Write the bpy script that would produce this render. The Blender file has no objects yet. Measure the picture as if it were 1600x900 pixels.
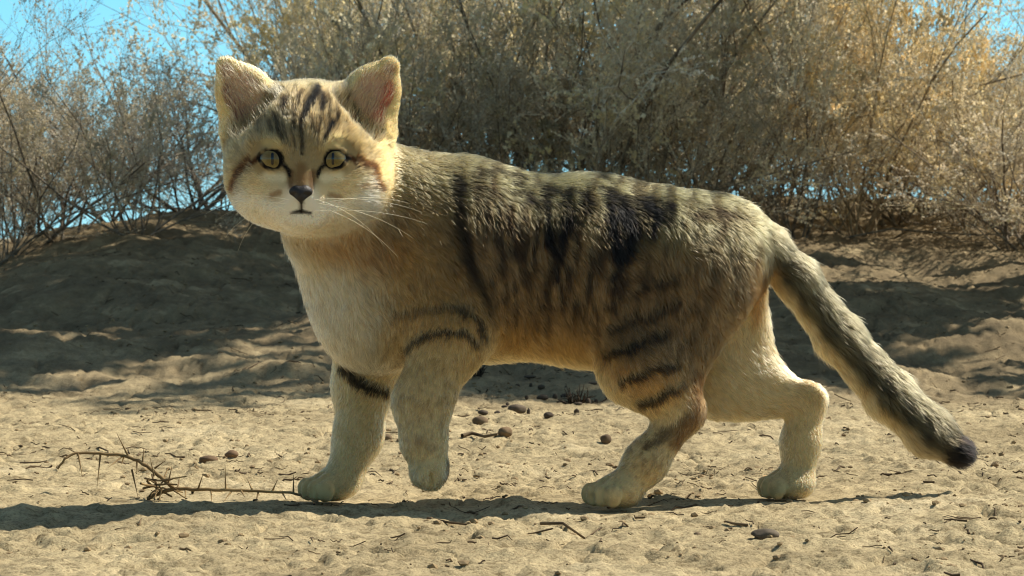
import bpy, math, random
import numpy as np
from mathutils import Vector

# ------------------------------------------------------------------ camera, sky, sun, exposure
scene = bpy.context.scene
COL = scene.collection
rng = np.random.default_rng(7)

F = 4160.0            # focal length in pixels of the 1600 px wide photograph
D0 = 2.0              # distance from the lens to the kitten
CAMZ = 0.20           # height of the lens over the sand
HOR = 370.0           # row of the horizon

cam_d = bpy.data.cameras.new("camera")
cam = bpy.data.objects.new("camera", cam_d)
COL.objects.link(cam)
cam.location = (0, -D0, CAMZ)
cam.rotation_euler = (math.radians(90) - math.atan((450 - HOR) / F), 0, 0)
cam_d.sensor_width = 36.0
cam_d.lens = 36.0 * F / 1600.0
cam_d.clip_start = 0.05
cam_d.clip_end = 2000
cam_d.dof.use_dof = True
cam_d.dof.focus_distance = 1.95
cam_d.dof.aperture_fstop = 40
scene.camera = cam

SUN_EL, SUN_AZ = math.radians(49), math.radians(23)     # azimuth from +X (right) towards +Y (behind)
SUN = np.array([math.cos(SUN_EL) * math.cos(SUN_AZ), math.cos(SUN_EL) * math.sin(SUN_AZ), math.sin(SUN_EL)])
world = bpy.data.worlds.new("World")
scene.world = world
world.use_nodes = True
wn, wl = world.node_tree.nodes, world.node_tree.links
sky = wn.new("ShaderNodeTexSky")
sky.sky_type = 'NISHITA'
sky.sun_disc = False
sky.sun_elevation = SUN_EL
sky.sun_rotation = math.pi / 2 - SUN_AZ
sky.altitude = 400
sky.air_density = 1.0
sky.dust_density = 0.3
sky.ozone_density = 1.5
tc = wn.new("ShaderNodeTexCoord")
lift = wn.new("ShaderNodeVectorMath"); lift.operation = 'ADD'; lift.inputs[1].default_value = (0, 0, 0.30)
nrm = wn.new("ShaderNodeVectorMath"); nrm.operation = 'NORMALIZE'
wl.new(tc.outputs['Generated'], lift.inputs[0]); wl.new(lift.outputs[0], nrm.inputs[0]); wl.new(nrm.outputs[0], sky.inputs[0])
sep = wn.new("ShaderNodeSeparateXYZ"); wl.new(tc.outputs['Generated'], sep.inputs[0])
rmp = wn.new("ShaderNodeValToRGB")              # tint added to the sky: blue-green low down, warmed overhead for less blue fill
e = rmp.color_ramp.elements
e[0].position, e[0].color = 0.0, (1.45, 1.9, 1.34, 1)
e[1].position, e[1].color = 0.45, (1.02, 0.98, 0.74, 1)
k = e.new(0.09); k.color = (1.05, 1.8, 1.42, 1)
k = e.new(0.17); k.color = (1.0, 1.06, 0.84, 1)
wl.new(sep.outputs['Z'], rmp.inputs[0])
tint = wn.new("ShaderNodeMix"); tint.data_type = 'RGBA'; tint.blend_type = 'MULTIPLY'
tint.inputs[0].default_value = 1.0
wl.new(sky.outputs[0], tint.inputs[6]); wl.new(rmp.outputs[0], tint.inputs[7])
wl.new(tint.outputs[2], wn["Background"].inputs[0])
wn["Background"].inputs[1].default_value = 0.12

sun_d = bpy.data.lights.new("sun", 'SUN')
sun_d.energy = 5.0
sun_d.angle = math.radians(0.5)
sun_d.color = (1.0, 0.93, 0.80)
sun = bpy.data.objects.new("sun", sun_d)
COL.objects.link(sun)
sun.rotation_euler = Vector(-SUN).to_track_quat('-Z', 'Y').to_euler()
sun.location = (3, 2, 4)

vs = scene.view_settings
vs.view_transform = 'Standard'; vs.look = 'None'; vs.gamma = 1.0; vs.use_curve_mapping = False
vs.exposure = 0.56
scene.cycles.use_denoising = True
scene.cycles.filter_width = 1.1
scene.cycles.sample_clamp_indirect = 6
scene.cycles.max_bounces = 10
scene.cycles.diffuse_bounces = 5
scene.cycles.transmission_bounces = 8
scene.cycles.transparent_max_bounces = 8
scene.cycles_curves.shape = 'RIBBONS'

# ------------------------------------------------------------------ helpers
def lin(r, g, b):
    c = np.array([r, g, b], float) / 255.0
    return np.where(c <= 0.04045, c / 12.92, ((c + 0.055) / 1.055) ** 2.4)

def lin4(r, g, b):
    return tuple(lin(r, g, b)) + (1.0,)

def hash2(ix, iy, seed):
    h = (ix.astype(np.int64) * 374761393 + iy.astype(np.int64) * 668265263 + seed * 974634777) & 0xffffffff
    h = ((h ^ (h >> 13)) * 1274126177) & 0xffffffff
    h = h ^ (h >> 16)
    return (h & 0xffffff) / float(0xffffff)

def vnoise(x, y, seed=0):
    ix, iy = np.floor(x), np.floor(y)
    fx, fy = x - ix, y - iy
    fx = fx * fx * fx * (fx * (fx * 6 - 15) + 10); fy = fy * fy * fy * (fy * (fy * 6 - 15) + 10)
    ix = ix.astype(np.int64); iy = iy.astype(np.int64)
    a = hash2(ix, iy, seed); b = hash2(ix + 1, iy, seed)
    c = hash2(ix, iy + 1, seed); d = hash2(ix + 1, iy + 1, seed)
    return (a + (b - a) * fx) * (1 - fy) + (c + (d - c) * fx) * fy

def fbm(x, y, seed=0, octv=4, gain=0.5):
    s = 0; a = 1.0; t = 0
    for i in range(octv):
        ang = 0.6 * i
        xr = x * math.cos(ang) - y * math.sin(ang); yr = x * math.sin(ang) + y * math.cos(ang)
        s = s + a * vnoise(xr * 2 ** i + 17.3 * i, yr * 2 ** i - 9.1 * i, seed + i * 31)
        t += a; a *= gain
    return s / t

def sstep(a, b, x):
    t = np.clip((x - a) / (b - a + 1e-12), 0, 1)
    return t * t * (3 - 2 * t)

def norm(v):
    return v / (np.linalg.norm(v, axis=-1, keepdims=True) + 1e-12)

def new_mesh(name, verts, faces, mat=None, parent=None, smooth=True, mats=None, midx=None, link=True):
    me = bpy.data.meshes.new(name)
    verts = np.asarray(verts, dtype=np.float32); faces = np.asarray(faces, dtype=np.int32)
    k = faces.shape[1]
    me.vertices.add(len(verts)); me.vertices.foreach_set('co', verts.ravel())
    me.loops.add(faces.size); me.loops.foreach_set('vertex_index', faces.ravel())
    me.polygons.add(len(faces))
    me.polygons.foreach_set('loop_start', np.arange(0, faces.size, k, dtype=np.int32))
    me.polygons.foreach_set('loop_total', np.full(len(faces), k, dtype=np.int32))
    for m in (mats or ([mat] if mat else [])):
        me.materials.append(m)
    if midx is not None:
        me.polygons.foreach_set('material_index', np.asarray(midx, dtype=np.int32))
    me.polygons.foreach_set('use_smooth', np.full(len(faces), smooth))
    me.update(calc_edges=True)
    o = bpy.data.objects.new(name, me)
    if parent is not None:
        o.parent = parent
    if link:
        COL.objects.link(o)
    return o

def tag(o, label=None, cat=None, group=None, kind=None):
    if label: o['label'] = label
    if cat: o['category'] = cat
    if group: o['group'] = group
    if kind: o['kind'] = kind
    return o

def empty(name, loc=(0, 0, 0)):
    o = bpy.data.objects.new(name, None)
    o.empty_display_size = 0.05
    o.location = loc
    COL.objects.link(o)
    return o

def material(name):
    m = bpy.data.materials.new(name); m.use_nodes = True
    return m, m.node_tree.nodes, m.node_tree.links, m.node_tree.nodes["Principled BSDF"]

def tube(pts, rad, n=6, cap=True):
    """one tapered tube along a polyline -> verts, quads"""
    pts = np.asarray(pts, float); rad = np.asarray(rad, float)
    tan = norm(np.gradient(pts, axis=0))
    ref = np.array([0.13, 0.31, 0.94]) if abs(tan[0][2]) < 0.9 else np.array([0.9, 0.2, 0.1])
    u = norm(np.cross(tan, ref)); v = np.cross(tan, u)
    a = np.linspace(0, 2 * math.pi, n, endpoint=False)
    V = pts[:, None] + rad[:, None, None] * (np.cos(a)[None, :, None] * u[:, None] + np.sin(a)[None, :, None] * v[:, None])
    m = len(pts)
    i, j = np.meshgrid(np.arange(m - 1), np.arange(n), indexing='ij')
    j2 = (j + 1) % n
    q = np.stack([i * n + j, i * n + j2, (i + 1) * n + j2, (i + 1) * n + j], -1).reshape(-1, 4)
    return V.reshape(-1, 3), q

def tubes(P, R, n=3):
    """many tubes at once: P (N,m,3), R (N,m)"""
    N, m, _ = P.shape
    tan = norm(np.gradient(P, axis=1))
    ref = norm(np.random.default_rng(3).normal(size=(N, 1, 3)))
    u = norm(np.cross(tan, np.broadcast_to(ref, tan.shape))); v = np.cross(tan, u)
    a = np.linspace(0, 2 * math.pi, n, endpoint=False)
    V = P[:, :, None] + R[:, :, None, None] * (np.cos(a)[None, None, :, None] * u[:, :, None] + np.sin(a)[None, None, :, None] * v[:, :, None])
    b, i, j = np.meshgrid(np.arange(N), np.arange(m - 1), np.arange(n), indexing='ij')
    j2 = (j + 1) % n
    base = b * m * n
    q = np.stack([base + i * n + j, base + i * n + j2, base + (i + 1) * n + j2, base + (i + 1) * n + j], -1).reshape(-1, 4)
    return V.reshape(-1, 3), q

def PX(px, py, t=0.0):
    """the point at depth t behind the kitten's plane that the photograph shows at (px, py)"""
    d = D0 + t
    return np.array([(px - 800.0) / F * d, t, CAMZ + (HOR - py) / F * d])

def R_(px, t=0.0):
    return px / F * (D0 + t)

# ------------------------------------------------------------------ ground
def bank_base(x, y):
    """large shape of the sand: flat track, then a low bank, then falling away"""
    d = y + D0
    foot = 3.10 + 0.05 * np.sin(x * 2.1 + 0.6) + 0.10 * sstep(-0.1, 0.9, x)
    crest = 0.215 + 0.035 * np.exp(-((x + 0.62) / 0.22) ** 2) * 0.6 - 0.015 * sstep(0.2, 0.8, x) \
        - 0.06 * sstep(-0.7, -1.1, x)
    rise = sstep(foot - 0.10, foot + 2.1, d)
    fall = sstep(6.6, 11.0, d)
    crest = crest + 0.075 * sstep(5.1, 6.3, d) * sstep(-0.45, -0.1, x)
    return crest * rise * (1 - fall) - 0.12 * fall

PRESS = [(-0.138, 0.012, 0.05), (0.072, -0.046, 0.05), (0.208, 0.034, 0.05), (-0.25, 0.03, 0.07)]

def gz(x, y):
    x = np.asarray(x, float); y = np.asarray(y, float)
    d = y + D0
    near = 1 - sstep(9, 14, d)
    h = bank_base(x, y)
    h = h + near * 0.018 * (fbm(x * 2.2, y * 2.2, 5, 3) - 0.5)
    bank = sstep(2.95, 3.5, d)
    h = h + near * bank * (0.07 * (fbm(x * 3.2 + 4, y * 3.2, 11, 5, 0.55) - 0.5) + 0.02 * (fbm(x * 11, y * 11, 13, 4, 0.6) - 0.5))
    # trampled crust: flat plates broken by small hollows
    n1 = fbm(x * 26, y * 26, 21, 4)
    n2 = fbm(x * 75, y * 75, 41, 3)
    n3 = fbm(x * 170, y * 170, 47, 2)
    r = np.abs(fbm(x * 14 + 3, y * 14, 61, 3) - 0.5)
    h = h + near * (0.0045 * (n1 - 0.5) + 0.0050 * (n2 - 0.5) + 0.0042 * (n3 - 0.5) - 0.0055 * (1 - sstep(0.0, 0.045, r)))
    lump = sstep(0.60, 0.75, fbm(x * 34 + 9, y * 34, 77, 3))
    h = h + near * 0.003 * lump
    # the sand lies level where the paws and the twig press it
    for (px, py, r) in PRESS:
        g = np.exp(-((x - px) ** 2 + (y - py) ** 2) / (r * r))
        h = h * (1 - g) - 0.002 * g
    return h

def level(x, y):
    return float(gz(np.array([x]), np.array([y]))[0])

def build_ground():
    xs = np.concatenate([-np.geomspace(400, 1.6, 40), np.arange(-1.55, -0.62, 0.006), np.arange(-0.62, 0.62, 0.003), np.arange(0.62, 1.56, 0.006), np.geomspace(1.6, 400, 40)])
    ys = np.concatenate([-np.geomspace(60, 0.75, 22) , np.arange(-0.72, -0.56, 0.006), np.arange(-0.56, 0.55, 0.0036), np.arange(0.55, 1.25, 0.006), np.arange(1.25, 4.6, 0.012), np.geomspace(4.62, 600, 70)])
    X, Y = np.meshgrid(xs, ys, indexing='xy')
    Z = gz(X, Y)
    V = np.stack([X, Y, Z], -1).reshape(-1, 3)
    nx, ny = len(xs), len(ys)
    i, j = np.meshgrid(np.arange(nx - 1), np.arange(ny - 1), indexing='xy')
    a = j * nx + i
    faces = np.stack([a, a + 1, a + 1 + nx, a + nx], -1).reshape(-1, 4)
    m, n, l, b = material("sand")
    b.inputs['Roughness'].default_value = 0.95
    b.inputs['Specular IOR Level'].default_value = 0.1
    geo = n.new("ShaderNodeNewGeometry")
    def noise(scale, det=6, rough=0.6):
        t = n.new("ShaderNodeTexNoise"); t.inputs['Scale'].default_value = scale
        t.inputs['Detail'].default_value = det; t.inputs['Roughness'].default_value = rough
        l.new(geo.outputs['Position'], t.inputs['Vector']); return t
    def ramp(src, stops):
        r = n.new("ShaderNodeValToRGB"); e = r.color_ramp.elements
        e[0].position, e[0].color = stops[0]; e[1].position, e[1].color = stops[-1]
        for p, c in stops[1:-1]:
            k = e.new(p); k.color = c
        l.new(src, r.inputs[0]); return r
    big = ramp(noise(5).outputs[0], [(0.3, lin4(158, 143, 112)), (0.55, lin4(188, 172, 137)), (0.75, lin4(209, 194, 160))])
    sm = ramp(noise(55, 8, 0.7).outputs[0], [(0.32, (0.40, 0.37, 0.33, 1)), (0.47, (0.86, 0.85, 0.83, 1)), (0.62, (1.08, 1.06, 1.03, 1))])
    mx = n.new("ShaderNodeMix"); mx.data_type = 'RGBA'; mx.blend_type = 'MULTIPLY'; mx.inputs[0].default_value = 1
    l.new(big.outputs[0], mx.inputs[6]); l.new(sm.outputs[0], mx.inputs[7])
    gr = ramp(noise(420, 3, 0.7).outputs[0], [(0.36, (0.6, 0.57, 0.53, 1)), (0.5, (1, 1, 1, 1)), (0.7, (1.1, 1.08, 1.05, 1))])
    mx2 = n.new("ShaderNodeMix"); mx2.data_type = 'RGBA'; mx2.blend_type = 'MULTIPLY'; mx2.inputs[0].default_value = 1
    l.new(mx.outputs[2], mx2.inputs[6]); l.new(gr.outputs[0], mx2.inputs[7])
    # darker bank: rotted litter plus deep shade put into its colour; the track is bare
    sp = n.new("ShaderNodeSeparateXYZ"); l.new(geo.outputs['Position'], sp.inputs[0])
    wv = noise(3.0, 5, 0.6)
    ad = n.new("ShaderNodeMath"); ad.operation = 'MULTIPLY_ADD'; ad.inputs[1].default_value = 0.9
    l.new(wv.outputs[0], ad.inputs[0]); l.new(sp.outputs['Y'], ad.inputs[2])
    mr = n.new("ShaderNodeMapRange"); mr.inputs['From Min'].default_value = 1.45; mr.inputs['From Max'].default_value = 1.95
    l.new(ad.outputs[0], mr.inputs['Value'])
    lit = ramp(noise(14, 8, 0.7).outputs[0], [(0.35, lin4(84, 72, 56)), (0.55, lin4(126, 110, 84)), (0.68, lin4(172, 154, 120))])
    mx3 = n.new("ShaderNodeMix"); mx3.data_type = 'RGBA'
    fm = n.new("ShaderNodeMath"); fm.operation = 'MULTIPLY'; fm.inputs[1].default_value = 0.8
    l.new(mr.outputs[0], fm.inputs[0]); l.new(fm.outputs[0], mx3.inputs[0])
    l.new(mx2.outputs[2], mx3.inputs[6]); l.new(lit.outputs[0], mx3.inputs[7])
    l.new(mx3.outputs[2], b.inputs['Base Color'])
    bp = n.new("ShaderNodeBump"); bp.inputs['Strength'].default_value = 0.7; bp.inputs['Distance'].default_value = 0.006
    l.new(noise(90, 8, 0.75).outputs[0], bp.inputs['Height'])
    bp2 = n.new("ShaderNodeBump"); bp2.inputs['Strength'].default_value = 0.6; bp2.inputs['Distance'].default_value = 0.002
    l.new(noise(500, 4, 0.7).outputs[0], bp2.inputs['Height'])
    l.new(bp.outputs[0], bp2.inputs['Normal'])
    l.new(bp2.outputs[0], b.inputs['Normal'])
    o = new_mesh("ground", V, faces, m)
    tag(o, kind='structure')
    return o

build_ground()
SANDLVL = level(0.0, 0.0)

# ------------------------------------------------------------------ shrubs
def stick_material(name, c1, c2):
    m, n, l, b = material(name)
    b.inputs['Roughness'].default_value = 0.85
    b.inputs['Specular IOR Level'].default_value = 0.2
    t = n.new("ShaderNodeTexNoise"); t.inputs['Scale'].default_value = 40
    tc = n.new("ShaderNodeTexCoord"); l.new(tc.outputs['Object'], t.inputs['Vector'])
    r = n.new("ShaderNodeValToRGB"); r.color_ramp.elements[0].color = c1; r.color_ramp.elements[1].color = c2
    r.color_ramp.elements[0].position = 0.35; r.color_ramp.elements[1].position = 0.65
    oi = n.new("ShaderNodeObjectInfo")
    mx = n.new("ShaderNodeMix"); mx.data_type = 'RGBA'; mx.blend_type = 'MULTIPLY'; mx.inputs[0].default_value = 1
    l.new(t.outputs[0], r.inputs[0]); l.new(r.outputs[0], mx.inputs[6]); l.new(oi.outputs['Color'], mx.inputs[7])
    l.new(mx.outputs[2], b.inputs['Base Color'])
    return m

M_bark = stick_material("bark", lin4(96, 87, 75), lin4(156, 145, 128))
M_twig = stick_material("dry_twig", lin4(188, 177, 157), lin4(230, 221, 202))
M_dark = stick_material("dead_wood", lin4(60, 48, 36), lin4(108, 90, 66))

def leaf_material():
    m, n, l, b = material("dry_leaf")
    out = n["Material Output"]
    n.remove(b)
    at = n.new("ShaderNodeAttribute"); at.attribute_name = "shade"
    oi = n.new("ShaderNodeObjectInfo")
    mx = n.new("ShaderNodeMix"); mx.data_type = 'RGBA'; mx.blend_type = 'MULTIPLY'; mx.inputs[0].default_value = 1
    l.new(at.outputs['Color'], mx.inputs[6]); l.new(oi.outputs['Color'], mx.inputs[7])
    d = n.new("ShaderNodeBsdfDiffuse"); t = n.new("ShaderNodeBsdfTranslucent")
    l.new(mx.outputs[2], d.inputs[0]); l.new(mx.outputs[2], t.inputs[0])
    s = n.new("ShaderNodeMixShader"); s.inputs[0].default_value = 0.5
    l.new(d.outputs[0], s.inputs[1]); l.new(t.outputs[0], s.inputs[2]); l.new(s.outputs[0], out.inputs[0])
    return m
M_leaf = leaf_material()

def grow(rg, P, R, count, t0, t1, lenf, spread, up, m, gravity=0.0, rfac=0.55, rmin=0.0006):
    """children of many branches at once"""
    N, mp, _ = P.shape
    idx = np.repeat(np.arange(N), count)
    K = len(idx)
    t = t0 + (t1 - t0) * rg.random(K) ** 0.85
    f = t * (mp - 1); i = np.clip(np.floor(f).astype(int), 0, mp - 2); w = (f - i)[:, None]
    base = P[idx, i] * (1 - w) + P[idx, i + 1] * w
    tan = norm(P[idx, i + 1] - P[idx, i])
    rad = R[idx, i] * (1 - w[:, 0]) + R[idx, i + 1] * w[:, 0]
    plen = np.linalg.norm(np.diff(P, axis=1), axis=-1).sum(1)[idx]
    L = plen * lenf * (0.55 + 0.75 * rg.random(K)) * (1.15 - 0.5 * t)
    side = rg.normal(size=(K, 3)); side -= (side * tan).sum(-1, keepdims=True) * tan; side = norm(side)
    dr = norm(tan + side * spread * (0.6 + 0.8 * rg.random((K, 1))) + np.array([0, 0, up]))
    pts = [base]; cur = dr
    for k in range(m - 1):
        cur = norm(cur + rg.normal(size=(K, 3)) * 0.16 + np.array([0, 0, up * 0.35 - gravity]))
        pts.append(pts[-1] + cur * (L / (m - 1))[:, None])
    Q = np.stack(pts, 1)
    r0 = np.maximum(rad * rfac, rmin)
    RR = r0[:, None] * np.linspace(1, 0.45, m)[None]
    return Q, np.maximum(RR, rmin * 0.6)

def shrub_proto(seed, H=0.8, W=0.5, nstem=9, n1=8, n2=8, n3=7, leaves=9, lean=(0, 0), stemr=0.009, leafsize=0.0045, el0=32, golden=0.5, open_base=0.2, patchy=True):
    rg = np.random.default_rng(seed)
    az = np.linspace(0, 2 * math.pi, nstem, endpoint=False) + rg.normal(size=nstem) * 0.35
    el = np.radians(el0 + (84 - el0) * rg.random(nstem) ** 0.8)
    dr = np.stack([np.cos(el) * np.cos(az), np.cos(el) * np.sin(az), np.sin(el)], -1)
    L = (H / np.maximum(np.sin(el), 0.55)) * (0.55 + 0.35 * rg.random(nstem))
    m0 = 7
    p = np.stack([rg.normal(size=nstem) * 0.03, rg.normal(size=nstem) * 0.03, np.full(nstem, -0.03)], -1)
    pts = [p]; cur = dr + np.array([lean[0], lean[1], 0])
    cur = norm(cur)
    for k in range(m0 - 1):
        cur = norm(cur + rg.normal(size=(nstem, 3)) * 0.17 + np.array([0, 0, 0.06]))
        pts.append(pts[-1] + cur * (L / (m0 - 1))[:, None])
    P0 = np.stack(pts, 1)
    R0 = stemr * (0.6 + 0.6 * rg.random(nstem))[:, None] * np.linspace(1, 0.35, m0)[None]
    P1, R1 = grow(rg, P0, R0, n1, open_base, 1.0, 0.52, 0.8, 0.18, 6)
    P2, R2 = grow(rg, P1, R1, n2, 0.15, 1.0, 0.5, 0.8, 0.16, 5, rmin=0.0008)
    P3, R3 = grow(rg, P2, R2, n3, 0.1, 1.0, 0.62, 0.75, 0.14, 4, rmin=0.0006)
    V0, q0 = tubes(P0, R0, 6); V1, q1 = tubes(P1, R1, 4)
    trunkV = np.concatenate([V0, V1]); trunkQ = np.concatenate([q0, q1 + len(V0)])
    V2, q2 = tubes(P2, R2, 3); V3, q3 = tubes(P3, R3, 3)
    # leaf and seed scales along the last twigs
    dens = np.repeat(rg.random(len(P2)) ** 1.6, n3) * sstep(0.10, 0.55, P3[:, 0, 2] / H + 0.5 * np.hypot(P3[:, 0, 0], P3[:, 0, 1]) / H)
    if not patchy: dens = np.full(len(P3), 0.45)
    nl = np.floor(dens * leaves * 2.3 + rg.random(len(P3))).astype(int)
    idx = np.repeat(np.arange(len(P3)), nl)
    K = len(idx)
    f = (0.15 + 0.85 * rg.random(K)) * (P3.shape[1] - 1)
    i = np.clip(np.floor(f).astype(int), 0, P3.shape[1] - 2); w = (f - i)[:, None]
    c = P3[idx, i] * (1 - w) + P3[idx, i + 1] * w
    tan = norm(P3[idx, i + 1] - P3[idx, i])
    ax = norm(tan * 0.7 + rg.normal(size=(K, 3)) * 0.6)
    sd = norm(np.cross(ax, rg.normal(size=(K, 3))))
    s = leafsize * (0.5 + rg.random(K) ** 2 * 1.3)[:, None]
    tw = s * (0.32 + 0.28 * rg.random((K, 1)))
    nn = np.cross(ax, sd)
    LV = np.stack([c, c + ax * s * 0.5 + sd * tw, c + ax * s * 1.0 + nn * s * 0.25, c + ax * s * 0.5 - sd * tw], 1).reshape(-1, 3)
    LQ = np.arange(K * 4).reshape(-1, 4)
    V = np.concatenate([V2, V3, LV]); Q = np.concatenate([q2, q3 + len(V2), LQ + len(V2) + len(V3)])
    mi = np.concatenate([np.zeros(len(q2) + len(q3)), np.ones(len(LQ))])
    # colour of each leaf: by branch, so light and golden sprays stand apart
    br = rg.random(len(P2)); b3 = np.repeat(br, n3)[idx]
    pal = np.stack([lin(200, 196, 180), lin(218, 213, 192), lin(232, 222, 182), lin(244, 240, 226)])
    mixv = np.clip(b3 + rg.normal(size=K) * 0.12 + (golden - 0.5), 0, 0.999) * 3
    ii = np.clip(mixv.astype(int), 0, 2); ww = (mixv - ii)[:, None]
    lc = (pal[ii] * (1 - ww) + pal[ii + 1] * ww) * (0.8 + 0.4 * rg.random((K, 1)))
    cols = np.ones((len(Q), 4)); cols[-K:, :3] = lc
    return dict(trunk=(trunkV, trunkQ), crown=(V, Q, mi, cols))

def make_shrub(proto, name, label, group, loc, rz, sc, tintc, cat="shrub"):
    root = empty(name, loc); root.rotation_euler = (0, 0, rz); root.scale = (sc[0], sc[0], sc[1]) if isinstance(sc, tuple) else (sc, sc, sc)
    tag(root, label, cat, group)
    if 'objs' not in proto:
        t = new_mesh("trunk", *proto['trunk'], M_bark, root)
        V, Q, mi, cols = proto['crown']
        c = new_mesh("crown", V, Q, parent=root, mats=[M_twig, M_leaf], midx=mi, smooth=False)
        a = c.data.attributes.new("shade", 'FLOAT_COLOR', 'FACE'); a.data.foreach_set('color', cols.astype(np.float32).ravel())
        proto['objs'] = (t, c)
    else:
        t, c = [o.copy() for o in proto['objs']]
        for o in (t, c):
            o.parent = root; COL.objects.link(o)
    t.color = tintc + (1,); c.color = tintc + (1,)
    return root

PA = shrub_proto(11, H=0.80, nstem=13, n1=7, n2=7, n3=5, leaves=16, golden=0.58, el0=16, stemr=0.0055, open_base=0.04, leafsize=0.0062)
PB = shrub_proto(23, H=0.78, nstem=12, n1=7, n2=7, n3=5, leaves=12, golden=0.50, el0=12, stemr=0.0055, open_base=0.04, leafsize=0.0058)
PC = shrub_proto(37, H=0.85, nstem=11, n1=7, n2=7, n3=5, leaves=20, golden=0.75, el0=20, stemr=0.005, open_base=0.05, leafsize=0.0066)
PD = shrub_proto(51, H=0.80, nstem=9, n1=7, n2=7, n3=5, leaves=7, golden=0.35, el0=14, stemr=0.007, open_base=0.12, leafsize=0.0055)
PE = shrub_proto(67, H=0.75, nstem=22, n1=6, n2=6, n3=4, leaves=6, golden=0.4, el0=50, stemr=0.004, open_base=0.05, leafsize=0.0055)
GRP = "dry shrubs along the sandy bank"
def place(proto, px, d, rz, sc, label, tintc=(1, 1, 1), dz=0.0):
    x = (px - 800) / F * d; y = d - D0
    return make_shrub(proto, "dry_shrub", label, GRP, (x, y, level(x, y) + dz), rz, sc, tintc)

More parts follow.
